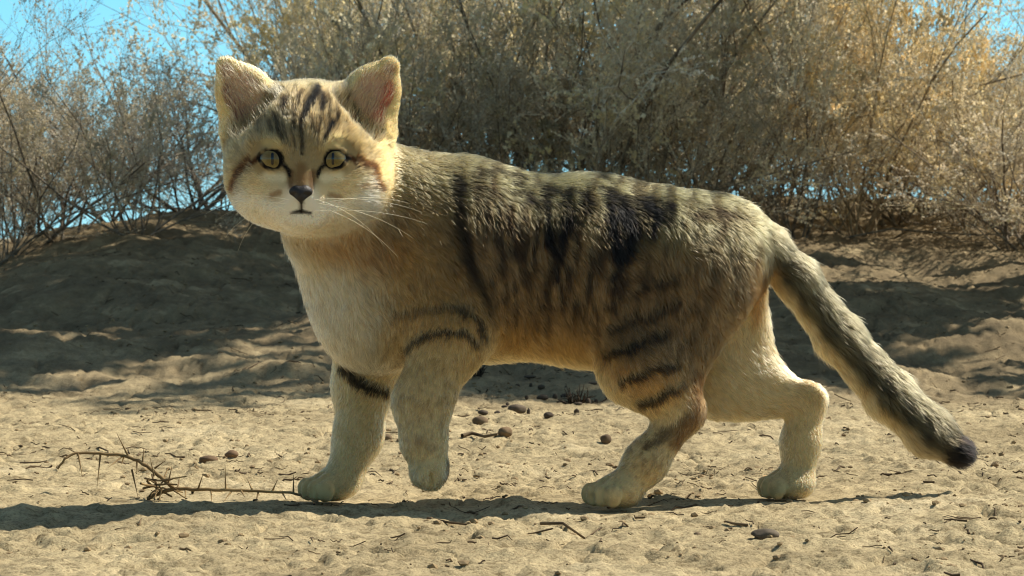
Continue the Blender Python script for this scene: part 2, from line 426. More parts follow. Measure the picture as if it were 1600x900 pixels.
SHRUBS = [
    # proto, px, distance, rot, scale, tint, label
    (PD, 300, 5.1, 0.4, (0.62, 0.47), (0.62, 0.60, 0.60), "sparse grey shrub with dark bare branches against the sky beside the kitten's left-hand ear"),
    (PD, 95, 4.7, 2.1, (0.48, 0.38), (0.68, 0.65, 0.62), "low grey-brown shrub at the far left edge sprawling over the dark shaded bank"),
    (PE, 50, 5.6, 1.0, (0.66, 0.60), (0.85, 0.80, 0.76), "thin upright wands of dry twigs rising into blue sky in the upper left corner"),
    (PD, 190, 5.5, 4.0, (0.60, 0.46), (0.66, 0.63, 0.62), "rounded grey-brown shrub between the left edge wands and the bare dark branches"),
    (PA, 600, 5.3, 3.0, (0.52, 0.86), (1.0, 0.98, 0.92), "buff shrub directly behind the kitten's head and ears"),
    (PC, 720, 5.4, 1.7, 0.92, (1.08, 1.04, 0.88), "pale yellow leafy shrub above the kitten's shoulder"),
    (PB, 900, 5.2, 4.4, 0.95, (0.92, 0.9, 0.86), "twiggy brown shrub with black hollows above the middle of the kitten's back"),
    (PA, 1050, 5.3, 5.2, 0.96, (1.0, 0.97, 0.92), "grey-buff shrub above the kitten's hips"),
    (PB, 1200, 5.6, 0.9, (0.52, 0.98), (0.92, 0.92, 0.9), "tall greyish shrub rising over the kitten's tail base"),
    (PC, 1345, 5.1, 2.6, (0.52, 0.70), (1.12, 1.0, 0.78), "orange-gold leafy shrub with low dark branches right of the kitten's rump"),
    (PC, 1440, 5.6, 3.9, (0.46, 0.44), (1.12, 1.0, 0.80), "tall golden shrub under the small patch of sky in the upper right"),
    (PD, 1590, 5.0, 5.6, (0.58, 0.40), (0.85, 0.82, 0.8), "bare leaning shrub with forked dark stem at the right edge"),
    (PA, 1300, 5.9, 0.9, (0.32, 0.80), (0.98, 0.95, 0.9), "slender straw-coloured shrub rising behind the orange-gold shrub"),
    # low bushes filling the thicket's foot, most tinted dark to stand for its shade
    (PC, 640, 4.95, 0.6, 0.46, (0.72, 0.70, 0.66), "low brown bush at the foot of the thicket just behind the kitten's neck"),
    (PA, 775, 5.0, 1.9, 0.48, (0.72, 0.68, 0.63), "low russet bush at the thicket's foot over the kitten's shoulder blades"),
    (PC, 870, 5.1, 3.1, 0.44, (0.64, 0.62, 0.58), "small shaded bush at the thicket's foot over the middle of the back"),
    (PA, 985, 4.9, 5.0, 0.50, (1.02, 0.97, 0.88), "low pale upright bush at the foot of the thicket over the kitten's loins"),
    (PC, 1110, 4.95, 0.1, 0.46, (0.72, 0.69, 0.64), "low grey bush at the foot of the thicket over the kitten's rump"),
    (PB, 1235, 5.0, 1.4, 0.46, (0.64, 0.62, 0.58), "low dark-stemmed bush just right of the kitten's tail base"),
    (PC, 1500, 5.3, 4.2, (0.5, 0.42), (0.98, 0.92, 0.8), "low golden bush at the foot of the thicket near the right edge"),
    (PB, 215, 4.65, 3.3, 0.40, (0.75, 0.72, 0.70), "low dark tangle on the bank left of the kitten's cheek"),
    (PA, 5, 4.6, 5.1, 0.40, (0.8, 0.76, 0.72), "low dark tangle on the bank in the left corner"),
    (PC, 1600, 4.9, 1.1, (0.5, 0.36), (0.95, 0.88, 0.8), "low bush at the right edge under the bare leaning shrub"),
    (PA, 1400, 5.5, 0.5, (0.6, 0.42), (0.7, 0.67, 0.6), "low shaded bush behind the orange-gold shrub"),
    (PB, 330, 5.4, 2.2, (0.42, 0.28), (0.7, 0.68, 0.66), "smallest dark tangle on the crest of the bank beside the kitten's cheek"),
    # second row, filling the thicket's depth; low ones tinted dark to stand for shade
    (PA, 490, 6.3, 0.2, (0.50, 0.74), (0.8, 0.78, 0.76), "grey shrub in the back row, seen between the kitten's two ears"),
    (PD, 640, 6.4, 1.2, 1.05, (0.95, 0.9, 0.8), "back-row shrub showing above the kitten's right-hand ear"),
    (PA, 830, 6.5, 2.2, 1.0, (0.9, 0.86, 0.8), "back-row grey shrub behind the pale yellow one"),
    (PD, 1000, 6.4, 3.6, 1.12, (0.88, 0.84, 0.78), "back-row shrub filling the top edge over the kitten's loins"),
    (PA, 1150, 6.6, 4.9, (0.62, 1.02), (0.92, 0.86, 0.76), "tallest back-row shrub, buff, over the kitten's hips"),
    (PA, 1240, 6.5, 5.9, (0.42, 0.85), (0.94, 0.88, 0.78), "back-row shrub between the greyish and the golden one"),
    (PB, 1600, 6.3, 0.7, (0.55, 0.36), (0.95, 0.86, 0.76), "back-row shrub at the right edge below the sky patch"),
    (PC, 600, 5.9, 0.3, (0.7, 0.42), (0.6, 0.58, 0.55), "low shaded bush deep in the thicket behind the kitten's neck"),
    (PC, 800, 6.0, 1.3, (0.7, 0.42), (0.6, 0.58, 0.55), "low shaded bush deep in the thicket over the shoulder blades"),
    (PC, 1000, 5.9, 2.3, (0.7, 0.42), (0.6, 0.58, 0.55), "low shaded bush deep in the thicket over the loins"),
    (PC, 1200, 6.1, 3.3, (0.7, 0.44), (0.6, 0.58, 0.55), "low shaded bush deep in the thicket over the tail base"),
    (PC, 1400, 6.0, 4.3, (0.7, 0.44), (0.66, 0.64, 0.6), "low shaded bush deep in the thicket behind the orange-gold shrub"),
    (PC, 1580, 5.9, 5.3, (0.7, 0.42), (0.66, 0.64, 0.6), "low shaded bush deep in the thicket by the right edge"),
    # just beyond both edges of the photograph
    (PA, -150, 5.0, 1.3, (0.55, 0.46), (0.85, 0.8, 0.76), "brown shrub cut by the left edge of the picture"),
    (PA, -420, 5.3, 2.4, (0.6, 0.5), (0.85, 0.8, 0.76), "rounded brown shrub standing outside the left edge of the picture"),
    (PC, -680, 5.8, 0.8, (0.7, 0.6), (0.9, 0.86, 0.78), "pale shrub standing farthest outside the left edge of the picture"),
    (PA, 2080, 5.6, 1.8, 0.8, (0.9, 0.87, 0.8), "pale shrub standing outside the right edge of the picture"),
    (PB, 1800, 5.3, 2.9, (0.55, 0.38), (0.95, 0.9, 0.8), "buff shrub cut by the right edge of the picture"),
]
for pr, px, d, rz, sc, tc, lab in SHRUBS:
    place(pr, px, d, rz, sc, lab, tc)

# taller bushes added out of view at the right to throw shade on the bank
PT = shrub_proto(91, H=2.6, nstem=8, n1=9, n2=9, n3=8, leaves=16, golden=0.4, stemr=0.03, leafsize=0.036, el0=68, open_base=0.60, lean=(-0.26, 0), patchy=False)
for (x, y, rz, sc, lab) in [
    (1.20, 2.55, 0.0, (0.68, 0.95), "tall leaning bush added right of the picture to shade the left of the bank"),
    (1.60, 2.1, 2.4, 0.40, "half-grown bush added right of the picture to throw broken shade on the bank"),
]:
    make_shrub(PT, "shade_bush", lab, "added shade bushes beyond the right edge", (x, y, level(x, y)), rz, sc, (0.9, 0.88, 0.8), "bush")
# ------------------------------------------------------------------ the kitten: one body surface grown from a distance field
PRIMS = []
def cone(a, ra, b, rb, ys=1.0, k=0.014, flow=None, fur=0.009, grp='body', neg=False):
    A, B = PX(*a), PX(*b)
    PRIMS.append(dict(kind='cone', a=A, b=B, ra=R_(ra, a[2]), rb=R_(rb, b[2]), ys=ys, k=k, neg=neg,
                      flow=norm(np.array(flow, float)) if flow is not None else norm(B - A), fur=fur, grp=grp))
def ell(c, r, k=0.012, flow=(0, 0, -1), fur=0.006, grp='body', neg=False):
    PRIMS.append(dict(kind='ell', a=PX(*c), r=np.array([R_(q, c[2]) for q in r]), k=k, neg=neg,
                      flow=norm(np.array(flow, float)), fur=fur, grp=grp))

GROOVES = []
def paw(px, py, t, turn=38):
    """a planted paw turned a little to the lens: pad, four toes and the grooves between them"""
    C = PX(px, py, t); a = math.radians(turn)
    f = np.array([-math.cos(a), -math.sin(a), 0]); l = np.array([math.sin(a), -math.cos(a), 0]); z = np.array([0, 0, 1.0])
    def add(c, r, k, fur, fl):
        PRIMS.append(dict(kind='ell', a=c, r=np.array(r), k=k, neg=False, flow=norm(fl), fur=fur, grp='paw'))
    add(C, (0.0185, 0.0165, 0.0115), 0.008, 0.003, f - 0.4 * z)
    for i in (-1.5, -0.5, 0.5, 1.5):
        add(C + f * (0.0170 - 0.0035 * (abs(i) - 0.5)) + l * i * 0.0086 - z * 0.0022, (0.0066, 0.0062 if abs(i) > 1 else 0.0066, 0.0082), 0.003, 0.0014, f - 0.5 * z)
    for i in (-1, 0, 1):
        pts = [C + f * 0.006 + l * i * 0.0082 + z * 0.0105, C + f * 0.0205 + l * i * 0.0088 + z * 0.0050, C + f * 0.0235 + l * i * 0.0088 - z * 0.009]
        for A, B in zip(pts[:-1], pts[1:]):
            GROOVES.append(dict(kind='cone', a=A, b=B, ra=0.0018, rb=0.0022, ys=1.0, k=0.0022, neg=True, flow=f, fur=0.001, grp='groove'))

BACK = (1, 0, -0.28)
# trunk of the body
cone((598, 428, 0), 112, (740, 412, 0), 142, 0.74, flow=BACK, fur=0.0088, k=0.02)
cone((740, 412, 0), 142, (930, 424, 0), 141, 0.76, flow=BACK, fur=0.0088, k=0.02)
cone((930, 424, 0), 139, (1080, 410, 0), 107, 0.80, flow=BACK, fur=0.0088, k=0.02)
cone((1080, 410, 0), 107, (1132, 392, 0), 74, 0.9, flow=BACK, fur=0.009, k=0.02)
ell((584, 490, 0), (76, 88, 84), flow=(0.15, 0, -1), fur=0.012, grp='chest', k=0.03)
# neck
cone((525, 345, -0.025), 84, (620, 420, 0), 112, 0.85, flow=(0.5, 0, -1), fur=0.011, grp='chest', k=0.03)
cone((565, 280, -0.015), 66, (690, 345, 0), 88, 0.85, flow=(1, 0, -0.45), fur=0.009, grp='neck', k=0.03)
# near foreleg, lifted
cone((672, 438, -0.034), 80, (704, 525, -0.043), 54, 0.55, flow=(0.35, 0, -1), fur=0.007, grp='foreleg', k=0.022)
cone((704, 525, -0.043), 53, (660, 628, -0.052), 41, 0.8, fur=0.006, grp='foreleg', k=0.014)
cone((660, 628, -0.052), 41, (662, 690, -0.058), 32, 0.85, fur=0.005, grp='foreleg', k=0.012)
cone((662, 690, -0.058), 32, (672, 738, -0.062), 24, 0.95, fur=0.004, grp='paw', k=0.010)
for dx, dy, t, r in [(-15, 8, -0.066, 13), (-4, 16, -0.073, 13), (11, 14, -0.069, 13), (18, 0, -0.058, 12)]:
    ell((669 + dx, 731 + dy, t), (r, r, r * 1.35), k=0.007, fur=0.004, grp='paw')
# far foreleg, planted
cone((590, 515, 0.030), 66, (567, 600, 0.030), 41, 0.7, fur=0.008, grp='farleg', k=0.022)
cone((567, 600, 0.030), 41, (560, 680, 0.024), 33, 0.85, fur=0.006, grp='farleg', k=0.014)
cone((560, 680, 0.024), 33, (538, 742, 0.016), 29, 0.9, fur=0.005, grp='farleg', k=0.012)
paw(516, 760, 0.012)
# near hind leg
cone((1055, 435, -0.028), 96, (994, 566, -0.044), 54, 0.5, flow=(0.25, 0, -1), fur=0.008, grp='thigh', k=0.022)
cone((1088, 470, -0.026), 56, (1060, 600, -0.038), 30, 0.6, flow=(0.1, 0, -1), fur=0.008, grp='thigh', k=0.025)
cone((1000, 580, -0.044), 53, (1070, 646, -0.038), 26, 0.7, fur=0.007, grp='thigh', k=0.016)
cone((1068, 645, -0.038), 27, (1010, 722, -0.042), 30, 0.85, fur=0.005, grp='shank', k=0.010)
cone((1010, 722, -0.042), 30, (978, 762, -0.044), 27, 0.95, fur=0.004, grp='shank', k=0.010)
paw(962, 768, -0.046)
# far hind leg
cone((1118, 445, 0.030), 74, (1150, 575, 0.034), 62, 0.5, flow=(0.2, 0, -1), fur=0.009, grp='farthigh', k=0.022)
cone((1128, 596, 0.034), 56, (1262, 627, 0.036), 25, 0.7, flow=(0.9, 0, -0.5), fur=0.008, grp='farthigh', k=0.018)
cone((1262, 627, 0.036), 26, (1252, 690, 0.036), 27, 0.9, fur=0.005, grp='farshank', k=0.008)
cone((1252, 690, 0.036), 27, (1246, 748, 0.036), 26, 0.95, fur=0.005, grp='farshank', k=0.010)
paw(1232, 757, 0.034, 14)
PRIMS += GROOVES
for dx, y0, y1, t in [(-10, 738, 766, -0.0745), (3.5, 742, 770, -0.0785), (14.5, 736, 764, -0.0725)]:
    cone((669 + dx, y0, t + 0.002), 2.6, (669 + dx, y1, t), 4.2, 1.0, k=0.0025, grp='groove', neg=True)
# tail
TAIL = [(1150, 368, 0, 42), (1192, 384, 0.004, 30), (1243, 434, 0.012, 29), (1310, 525, 0.020, 31), (1388, 615, 0.022, 33), (1450, 673, 0.020, 32), (1496, 704, 0.018, 20)]
for p, q in zip(TAIL[:-1], TAIL[1:]):
    cone(p[:3], p[3], q[:3], q[3], 0.95, fur=0.012, grp='tail', k=0.008)
# head, turned to the lens
HT = -0.055
ell((482, 232, HT), (125, 112, 106), flow=(0, 1, 0), fur=0.006, grp='head', k=0.016)
ell((478, 304, HT - 0.010), (95, 84, 58), flow=(0, 0, -1), fur=0.007, grp='head', k=0.020)
ell((414, 281, HT - 0.006), (53, 70, 52), flow=(-1, 0, -0.4), fur=0.008, grp='head', k=0.020)
ell((546, 281, HT - 0.006), (53, 70, 52), flow=(1, 0, -0.4), fur=0.008, grp='head', k=0.020)
ell((452, 318, -0.097), (29, 29, 23), flow=(-1, 0.3, -0.3), fur=0.004, grp='head', k=0.016)
ell((489, 318, -0.095), (29, 29, 23), flow=(1, 0.3, -0.3), fur=0.004, grp='head', k=0.014)
ell((471, 345, -0.095), (24, 24, 15), flow=(0, 0.3, -1), fur=0.004, grp='head', k=0.010)
cone((474, 215, -0.094), 27, (470, 292, -0.110), 16, 1.0, flow=(0, 0.3, 1), fur=0.003, grp='head', k=0.014)
# brows over the eyes
cone((405, 222, -0.091), 13, (446, 226, -0.101), 12, 1.0, flow=(0, 0.3, 1), fur=0.004, grp='head', k=0.010)
cone((548, 222, -0.091), 13, (502, 226, -0.101), 12, 1.0, flow=(0, 0.3, 1), fur=0.004, grp='head', k=0.010)
# ears: hollow shells
EARS = [((399, 184, -0.055), (352, 103, -0.060)), ((565, 184, -0.055), (611, 103, -0.060))]
for (bs, tp) in EARS:
    md = ((bs[0] * 0.5 + tp[0] * 0.5 + (4 if bs[0] < 480 else -4)), (bs[1] + tp[1]) / 2, -0.057)
    cone(bs, 61, md, 41, 0.50, fur=0.0035, grp='ear', k=0.010)
    cone(md, 41, (tp[0] + (3 if bs[0] < 480 else -3), tp[1] + 3, tp[2]), 17, 0.50, fur=0.0035, grp='ear', k=0.006)
for (bs, tp), s in zip(EARS, (-1, 1)):
    mi = (bs[0] * 0.5 + tp[0] * 0.5 - 1 * s, (bs[1] + tp[1]) / 2 - 2, -0.072)
    cone((bs[0] + 5 * s, bs[1] - 14, -0.078), 56, mi, 38, 0.62, fur=0.004, grp='inner', k=0.004, neg=True)
    cone(mi, 38, (tp[0] - 1 * s, tp[1] + 7, -0.0675), 14, 0.62, fur=0.004, grp='inner', k=0.004, neg=True)

def prim_d(p, P):
    if p['kind'] == 'cone':
        S = np.array([1, 1 / p['ys'], 1])
        a, b = p['a'] * S, p['b'] * S
        q = P * S
        ab = b - a
        h = np.clip(((q - a) @ ab) / (ab @ ab), 0, 1)
        d = np.linalg.norm(q - a - h[:, None] * ab, axis=1) - (p['ra'] + (p['rb'] - p['ra']) * h)
        return d * (0.5 + 0.5 * min(1, p['ys']))
    q = (P - p['a']) / p['r']
    k0 = np.linalg.norm(q, axis=1) + 1e-9
    k1 = np.linalg.norm(q / p['r'], axis=1) + 1e-9
    return k0 * (k0 - 1) / k1

def sdf(P):
    D = None
    for p in PRIMS:
        d = prim_d(p, P); k = p['k']
        if D is None:
            D = d; continue
        if p['neg']:
            h = np.clip(0.5 - 0.5 * (D + d) / k, 0, 1)
            D = D + (-d - D) * h + k * h * (1 - h)
        else:
            h = np.clip(0.5 + 0.5 * (D - d) / k, 0, 1)
            D = D + (d - D) * h - k * h * (1 - h)
    return D

def sdf_normal(P, e=0.0012):
    g = np.stack([sdf(P + np.eye(3)[i] * e) - sdf(P - np.eye(3)[i] * e) for i in range(3)], -1)
    return norm(g)

def face_depth(px, py):
    for t in np.linspace(-0.16, -0.03, 260):
        if sdf(PX(px, py, t)[None])[0] < 0: return t
    return -0.03
# eyes sit in the face where the surface stands; lids wrap each ball
EYES = [(428, 249), (522, 249)]
EYE_R = R_(24, -0.095)
EYE_C = [PX(ex, ey, face_depth(ex, ey) + EYE_R * 0.70) for ex, ey in EYES]
NOSE_C = PX(470, 302, face_depth(470, 302) + 0.0010)
LIDS = []
for c0, sg in zip(EYE_C, (1, -1)):
    for path, r in [([(-22, 4), (-15, 12), (-3, 16), (9, 13.5), (18, 4), (24, -10)], 3.0),
                    ([(-22, 3), (-16, -7), (-5, -14.5), (8, -16.5), (17, -15), (25, -13)], 2.8)]:
        pts = []
        for du, dv in path:
            x, z = R_(du * sg, -0.1), R_(dv, -0.1)
            yy = -math.sqrt(max(EYE_R ** 2 - x * x - z * z, (0.25 * EYE_R) ** 2))
            pts.append(c0 + np.array([x, yy + 0.0006, z]))
        for A, B in zip(pts[:-1], pts[1:]):
            PRIMS.append(dict(kind='cone', a=A, b=B, ra=R_(r), rb=R_(r), ys=1.0, k=0.003, neg=False, flow=np.array([0, .3, 1.]), fur=0.0015, grp='head'))
            LIDS.append(PRIMS[-1])

def surface_nets(step=0.0016, coarse=6):
    lo = np.array([-0.25, -0.165, -0.02]); hi = np.array([0.39, 0.10, 0.36])
    nb = np.ceil((hi - lo) / (step * coarse)).astype(int)
    n = nb * coarse
    ax = [lo[i] + (np.arange(nb[i]) + 0.5) * step * coarse for i in range(3)]
    G = np.stack(np.meshgrid(*ax, indexing='ij'), -1)
    Dc = sdf(G.reshape(-1, 3)).reshape(nb)
    D = np.repeat(np.repeat(np.repeat(Dc, coarse, 0), coarse, 1), coarse, 2)
    near = np.abs(Dc) < step * coarse * 2.2
    bi = np.argwhere(near)
    off = np.stack(np.meshgrid(*[np.arange(coarse)] * 3, indexing='ij'), -1).reshape(-1, 3)
    for s in range(0, len(bi), 4000):
        ijk = (bi[s:s + 4000, None] * coarse + off[None]).reshape(-1, 3)
        D[ijk[:, 0], ijk[:, 1], ijk[:, 2]] = sdf(lo + (ijk + 0.5) * step)
    ins = D < 0
    c = [ins[i:n[0] - 1 + i, j:n[1] - 1 + j, k:n[2] - 1 + k] for i in (0, 1) for j in (0, 1) for k in (0, 1)]
    sm = sum(x.astype(np.int8) for x in c)
    act = (sm > 0) & (sm < 8)
    cells = np.argwhere(act)
    vid = -np.ones(act.shape, int); vid[act] = np.arange(len(cells))
    acc = np.zeros((len(cells), 3)); cnt = np.zeros(len(cells))
    corners = [(i, j, k) for i in (0, 1) for j in (0, 1) for k in (0, 1)]
    for A in corners:
        for B in corners:
            if sum(abs(A[i] - B[i]) for i in range(3)) != 1 or B < A: continue
            ia, ib = cells + A, cells + B
            da = D[ia[:, 0], ia[:, 1], ia[:, 2]]; db = D[ib[:, 0], ib[:, 1], ib[:, 2]]
            m = (da < 0) != (db < 0)
            t = da / np.where(m, da - db, 1)
            acc[m] += (ia + t[:, None] * (ib - ia))[m]; cnt[m] += 1
    V = lo + (acc / cnt[:, None] + 0.5) * step
    faces = []
    for axis in range(3):
        sl0 = [slice(1, -1)] * 3; sl1 = [slice(1, -1)] * 3
        sl0[axis] = slice(0, -1); sl1[axis] = slice(1, None)
        a, b = ins[tuple(sl0)], ins[tuple(sl1)]
        e = np.argwhere(a != b)
        o = np.array([1, 1, 1]); o[axis] = 0
        e = e + o
        flip = ins[e[:, 0], e[:, 1], e[:, 2]]
        u, v = [(1, 2), (2, 0), (0, 1)][axis]
        du = np.eye(3, dtype=int)[u]; dv = np.eye(3, dtype=int)[v]
        q = np.stack([vid[tuple((e - du - dv).T)], vid[tuple((e - dv).T)], vid[tuple(e.T)], vid[tuple((e - du).T)]], -1)
        q[~flip] = q[~flip][:, ::-1]
        faces.append(q)
    return V, np.concatenate(faces)

KV, KQ = surface_nets()
# settle the vertices on the surface
for _ in range(2):
    KN = sdf_normal(KV)
    KV = KV - KN * np.clip(sdf(KV), -0.002, 0.002)[:, None] * 0.7

POS = [p for p in PRIMS if not p['neg']]
GROUPS = ['body', 'chest', 'neck', 'foreleg', 'farleg', 'thigh', 'farthigh', 'shank', 'farshank', 'paw', 'tail', 'head', 'ear']

def blend(P):
    """soft share of every group, flow of the coat and hair length at the points P"""
    W = {g: np.zeros(len(P)) for g in GROUPS}; fl = np.zeros((len(P), 3)); ln = np.zeros(len(P)); tot = np.zeros(len(P))
    for p in POS:
        d = prim_d(p, P)
        w = np.exp(-np.clip(d + 0.012, 0, None) / 0.0045)
        W[p['grp']] += w; fl += w[:, None] * p['flow']; ln += w * p['fur']; tot += w
    for g in GROUPS: W[g] /= tot
    return W, norm(fl), ln / tot

def UV(P):
    d = P[:, 1] + D0
    return 800 + P[:, 0] * F / d, HOR - (P[:, 2] - CAMZ) * F / d

def stroke(u, v, pts, w, soft=0.6):
    """1 inside a painted line with half widths w (pixels of the photograph)"""
    pts = np.array(pts, float); w = np.broadcast_to(np.array(w, float), (len(pts),))
    best = np.zeros(len(u))
    for i in range(len(pts) - 1):
        a, b = pts[i], pts[i + 1]; ab = b - a
        h = np.clip(((u - a[0]) * ab[0] + (v - a[1]) * ab[1]) / (ab @ ab), 0, 1)
        d = np.hypot(u - a[0] - h * ab[0], v - a[1] - h * ab[1]); ww = w[i] + (w[i + 1] - w[i]) * h
        best = np.maximum(best, 1 - sstep(ww * (1 - soft), ww * (1 + soft), d))
    return best

EAR_IN = [[(345, 110), (352, 160), (375, 180)], [(617, 110), (610, 160), (587, 180)]]

def coat(P, N, W, rg):
    """colour of the coat (kitten's own markings) at the points P"""
    u, v = UV(P)
    K = len(P)
    ju = u + rg.normal(size=K) * 1.6 + (fbm(u / 11, v / 14, 3, 2) - 0.5) * 11
    jv = v + rg.normal(size=K) * 1.6 + (fbm(u / 11 + 7, v / 14, 5, 2) - 0.5) * 11
    def L(*c): return lin(*c)
    def mix(c, col, m): return c + (L(*col) - c) * np.clip(m, 0, 1)[:, None]
    top = np.interp(u, [480, 640, 700, 850, 1000, 1150, 1200], [225, 228, 255, 268, 284, 310, 330])
    bot = np.interp(u, [480, 640, 760, 850, 930, 1000, 1200], [600, 560, 562, 575, 585, 640, 640])
    s = np.clip((v - top) / (bot - top), 0, 1)
    c = np.tile(L(156, 132, 96), (K, 1))
    c = mix(c, (148, 142, 108), 1 - sstep(0.08, 0.4, s))
    c = mix(c, (204, 168, 114), sstep(0.72, 0.92, s))
    c = mix(c, (232, 206, 156), sstep(0.90, 1.02, s))
    # chest and neck
    ch = W['chest'] + 0.6 * W['neck'] * sstep(280, 360, v) + 0.5 * (W['body'] + W['foreleg']) * sstep(690, 590, u)
    c = mix(c, (184, 160, 120), np.clip(ch * 1.2, 0, 1) * 0.8)
    pale = sstep(650, 500, u - 0.35 * (v - 400)) * sstep(350, 420, v)
    c = mix(c, (238, 224, 194), np.clip(ch * 1.5, 0, 1) * pale)
    c = mix(c, (196, 150, 92), 0.6 * stroke(u, v, [(500, 380), (560, 395), (640, 400)], 30, 0.9) * np.clip(ch * 2, 0, 1))
    c = mix(c, (168, 156, 118), W['neck'] * sstep(330, 260, v))
    # dark ticking in streaks along the lie of the coat
    body = np.clip(W['body'] + W['thigh'] + 0.3 * W['neck'], 0, 1)
    st = fbm(u / 8 + v / 70, v / 40 - u / 70, 71, 4, 0.6)
    tick = sstep(0.44, 0.62, st) * body * sstep(650, 720, u) * (1 - sstep(0.72, 0.97, s))
    c = mix(c, (50, 36, 19), 0.78 * tick * (1 - 0.55 * W['thigh']))
    tick2 = sstep(0.5, 0.66, fbm(u / 26 - v / 40, v / 9 - u / 60, 83, 3)) * np.clip(W['body'], 0, 1) * sstep(690, 740, u) * (1 - sstep(0.10, 0.22, s))
    c = mix(c, (44, 40, 30), 0.8 * tick2)
    tick3 = sstep(0.46, 0.66, fbm(u / 5 + v / 30, v / 8, 87, 3, 0.6)) * np.clip(W['neck'] + W['chest'] * sstep(520, 620, u) + W['foreleg'] * sstep(640, 520, v) + W['body'] * sstep(740, 660, u) + 0.5 * W['thigh'], 0, 1)
    c = mix(c, (84, 70, 48), 0.55 * tick3)
    # stripes of the flank and back
    B = np.clip(1 - W['head'] - W['ear'] - W['tail'], 0, 1)
    DK, BR = (17, 13, 8), (54, 36, 20)
    for pts, w, col, am in [
        ([(712, 285), (716, 345), (728, 400), (748, 445), (764, 490)], [7, 9, 10, 8, 5], DK, 0.9),
        ([(735, 275), (752, 320), (770, 352)], [9, 9, 4], (64, 54, 38), 0.6),
        ([(762, 285), (790, 330), (808, 400), (818, 440)], [4, 5, 6, 4], BR, 0.65),
        ([(800, 285), (825, 305), (838, 325)], [5, 6, 4], DK, 0.75),
        ([(846, 290), (852, 340), (862, 392)], [5, 7, 4], DK, 0.9),
        ([(884, 300), (884, 340), (874, 380), (866, 430)], [8, 9, 7, 4], DK, 0.85),
        ([(905, 300), (915, 330)], [6, 4], DK, 0.7),
        ([(942, 305), (955, 350), (962, 395)], [8, 12, 7], DK, 0.95),
        ([(965, 320), (985, 350), (975, 400), (950, 432)], [13, 19, 11, 4], DK, 0.97),
        ([(1000, 318), (1024, 335), (1012, 370)], [10, 11, 5], DK, 0.95),
        ([(1040, 320), (1046, 345)], [8, 5], DK, 0.8),
        ([(1085, 335), (1128, 335), (1120, 370)], [7, 13, 6], (50, 40, 28), 0.85),
        ([(895, 420), (880, 470)], [5, 4], BR, 0.6), ([(925, 440), (905, 490)], [4, 4], BR, 0.5),
        ([(850, 420), (840, 480)], [5, 4], BR, 0.5), ([(950, 455), (990, 430)], [4, 5], BR, 0.6),
        # thigh
        ([(945, 476), (1000, 448), (1060, 430)], [4, 5, 4], (52, 42, 28), 0.75),
        ([(948, 515), (1000, 496), (1062, 470)], [4, 6, 5], (48, 38, 26), 0.8),
        ([(946, 556), (1000, 535), (1048, 515)], [5, 6, 4], DK, 0.85),
        ([(972, 595), (1020, 578), (1058, 564)], [5, 6, 5], DK, 0.88),
        ([(1000, 630), (1036, 618), (1066, 602)], [6, 7, 5], DK, 0.9),
        ([(1060, 500), (1085, 480)], [4, 4], BR, 0.6), ([(1060, 540), (1085, 525)], [4, 4], BR, 0.6),
    ]:
        c = mix(c, col, am * stroke(ju, jv, pts, w) * B * (1 - W['farthigh']))
    # legs
    lg = np.clip(W['foreleg'] * sstep(500, 560, v) + W['farleg'] + W['shank'] + W['farshank'] + W['paw'], 0, 1)
    c = mix(c, (214, 192, 148), lg)
    c = mix(c, (120, 100, 70), 0.45 * sstep(0.5, 0.7, fbm(u / 5, v / 9, 61, 3)) * lg * (1 - 0.6 * W['farshank']))
    c = mix(c, (196, 166, 112), 0.5 * W['foreleg'] * sstep(640, 540, v))
    c = mix(c, (236, 214, 166), W['farleg'] * 0.7 + W['paw'] * 0.5 + W['farshank'] * 0.6)
    c = mix(c, (230, 208, 164), W['farthigh'])
    c = mix(c, (214, 156, 92), 0.6 * stroke(u, v, [(1180, 405), (1184, 450), (1182, 500)], [8, 12, 8], 0.9) * np.clip(W['farthigh'] + W['tail'] + 0.3 * W['body'], 0, 1))  # coat's own orange plus light glowing through the fur, painted in
    leg = np.clip(W['foreleg'] + W['body'] + W['chest'], 0, 1)
    for pts, w, am in [
        ([(612, 490), (655, 484), (698, 477), (744, 480)], [3, 4, 5, 4], 0.7),
        ([(716, 482), (748, 500), (760, 530)], [4, 5, 5], 0.8),
        ([(632, 544), (660, 526), (690, 516), (728, 520), (748, 538)], [5, 5, 5, 5, 5], 0.88)]:
        c = mix(c, (44, 36, 25), am * stroke(ju, jv, pts, w) * leg)
    c = mix(c, DK, 0.95 * stroke(u, v, [(534, 572), (552, 588), (572, 602), (608, 612)], [7, 8, 9, 7], 0.35) * np.clip(W['farleg'] + W['chest'], 0, 1) * sstep(614, 606, u))
    c = mix(c, (120, 82, 44), 0.75 * stroke(ju, jv, [(1092, 590), (1096, 645), (1060, 690)], [16, 15, 12], 0.7) * np.clip(W['thigh'] + W['shank'], 0, 1))
    c = mix(c, (66, 46, 28), 0.7 * stroke(ju, jv, [(1075, 650), (1040, 680), (1010, 700)], [8, 8, 6], 0.7) * W['shank'])
    c = mix(c, (120, 88, 52), 0.5 * stroke(ju, jv, [(655, 690), (680, 698)], [8, 6], 0.8) * W['paw'])
    c = mix(c, (74, 52, 40), 0.8 * stroke(u, v, [(700, 716), (704, 732), (697, 752)], [3, 6, 4], 0.6) * W['paw'])
    # tail: pale below, dark ticked above, black tip
    tp = np.array([(q[0], q[1]) for q in TAIL], float)
    sd = np.full(K, 1e9); sg = np.zeros(K); al = np.zeros(K)
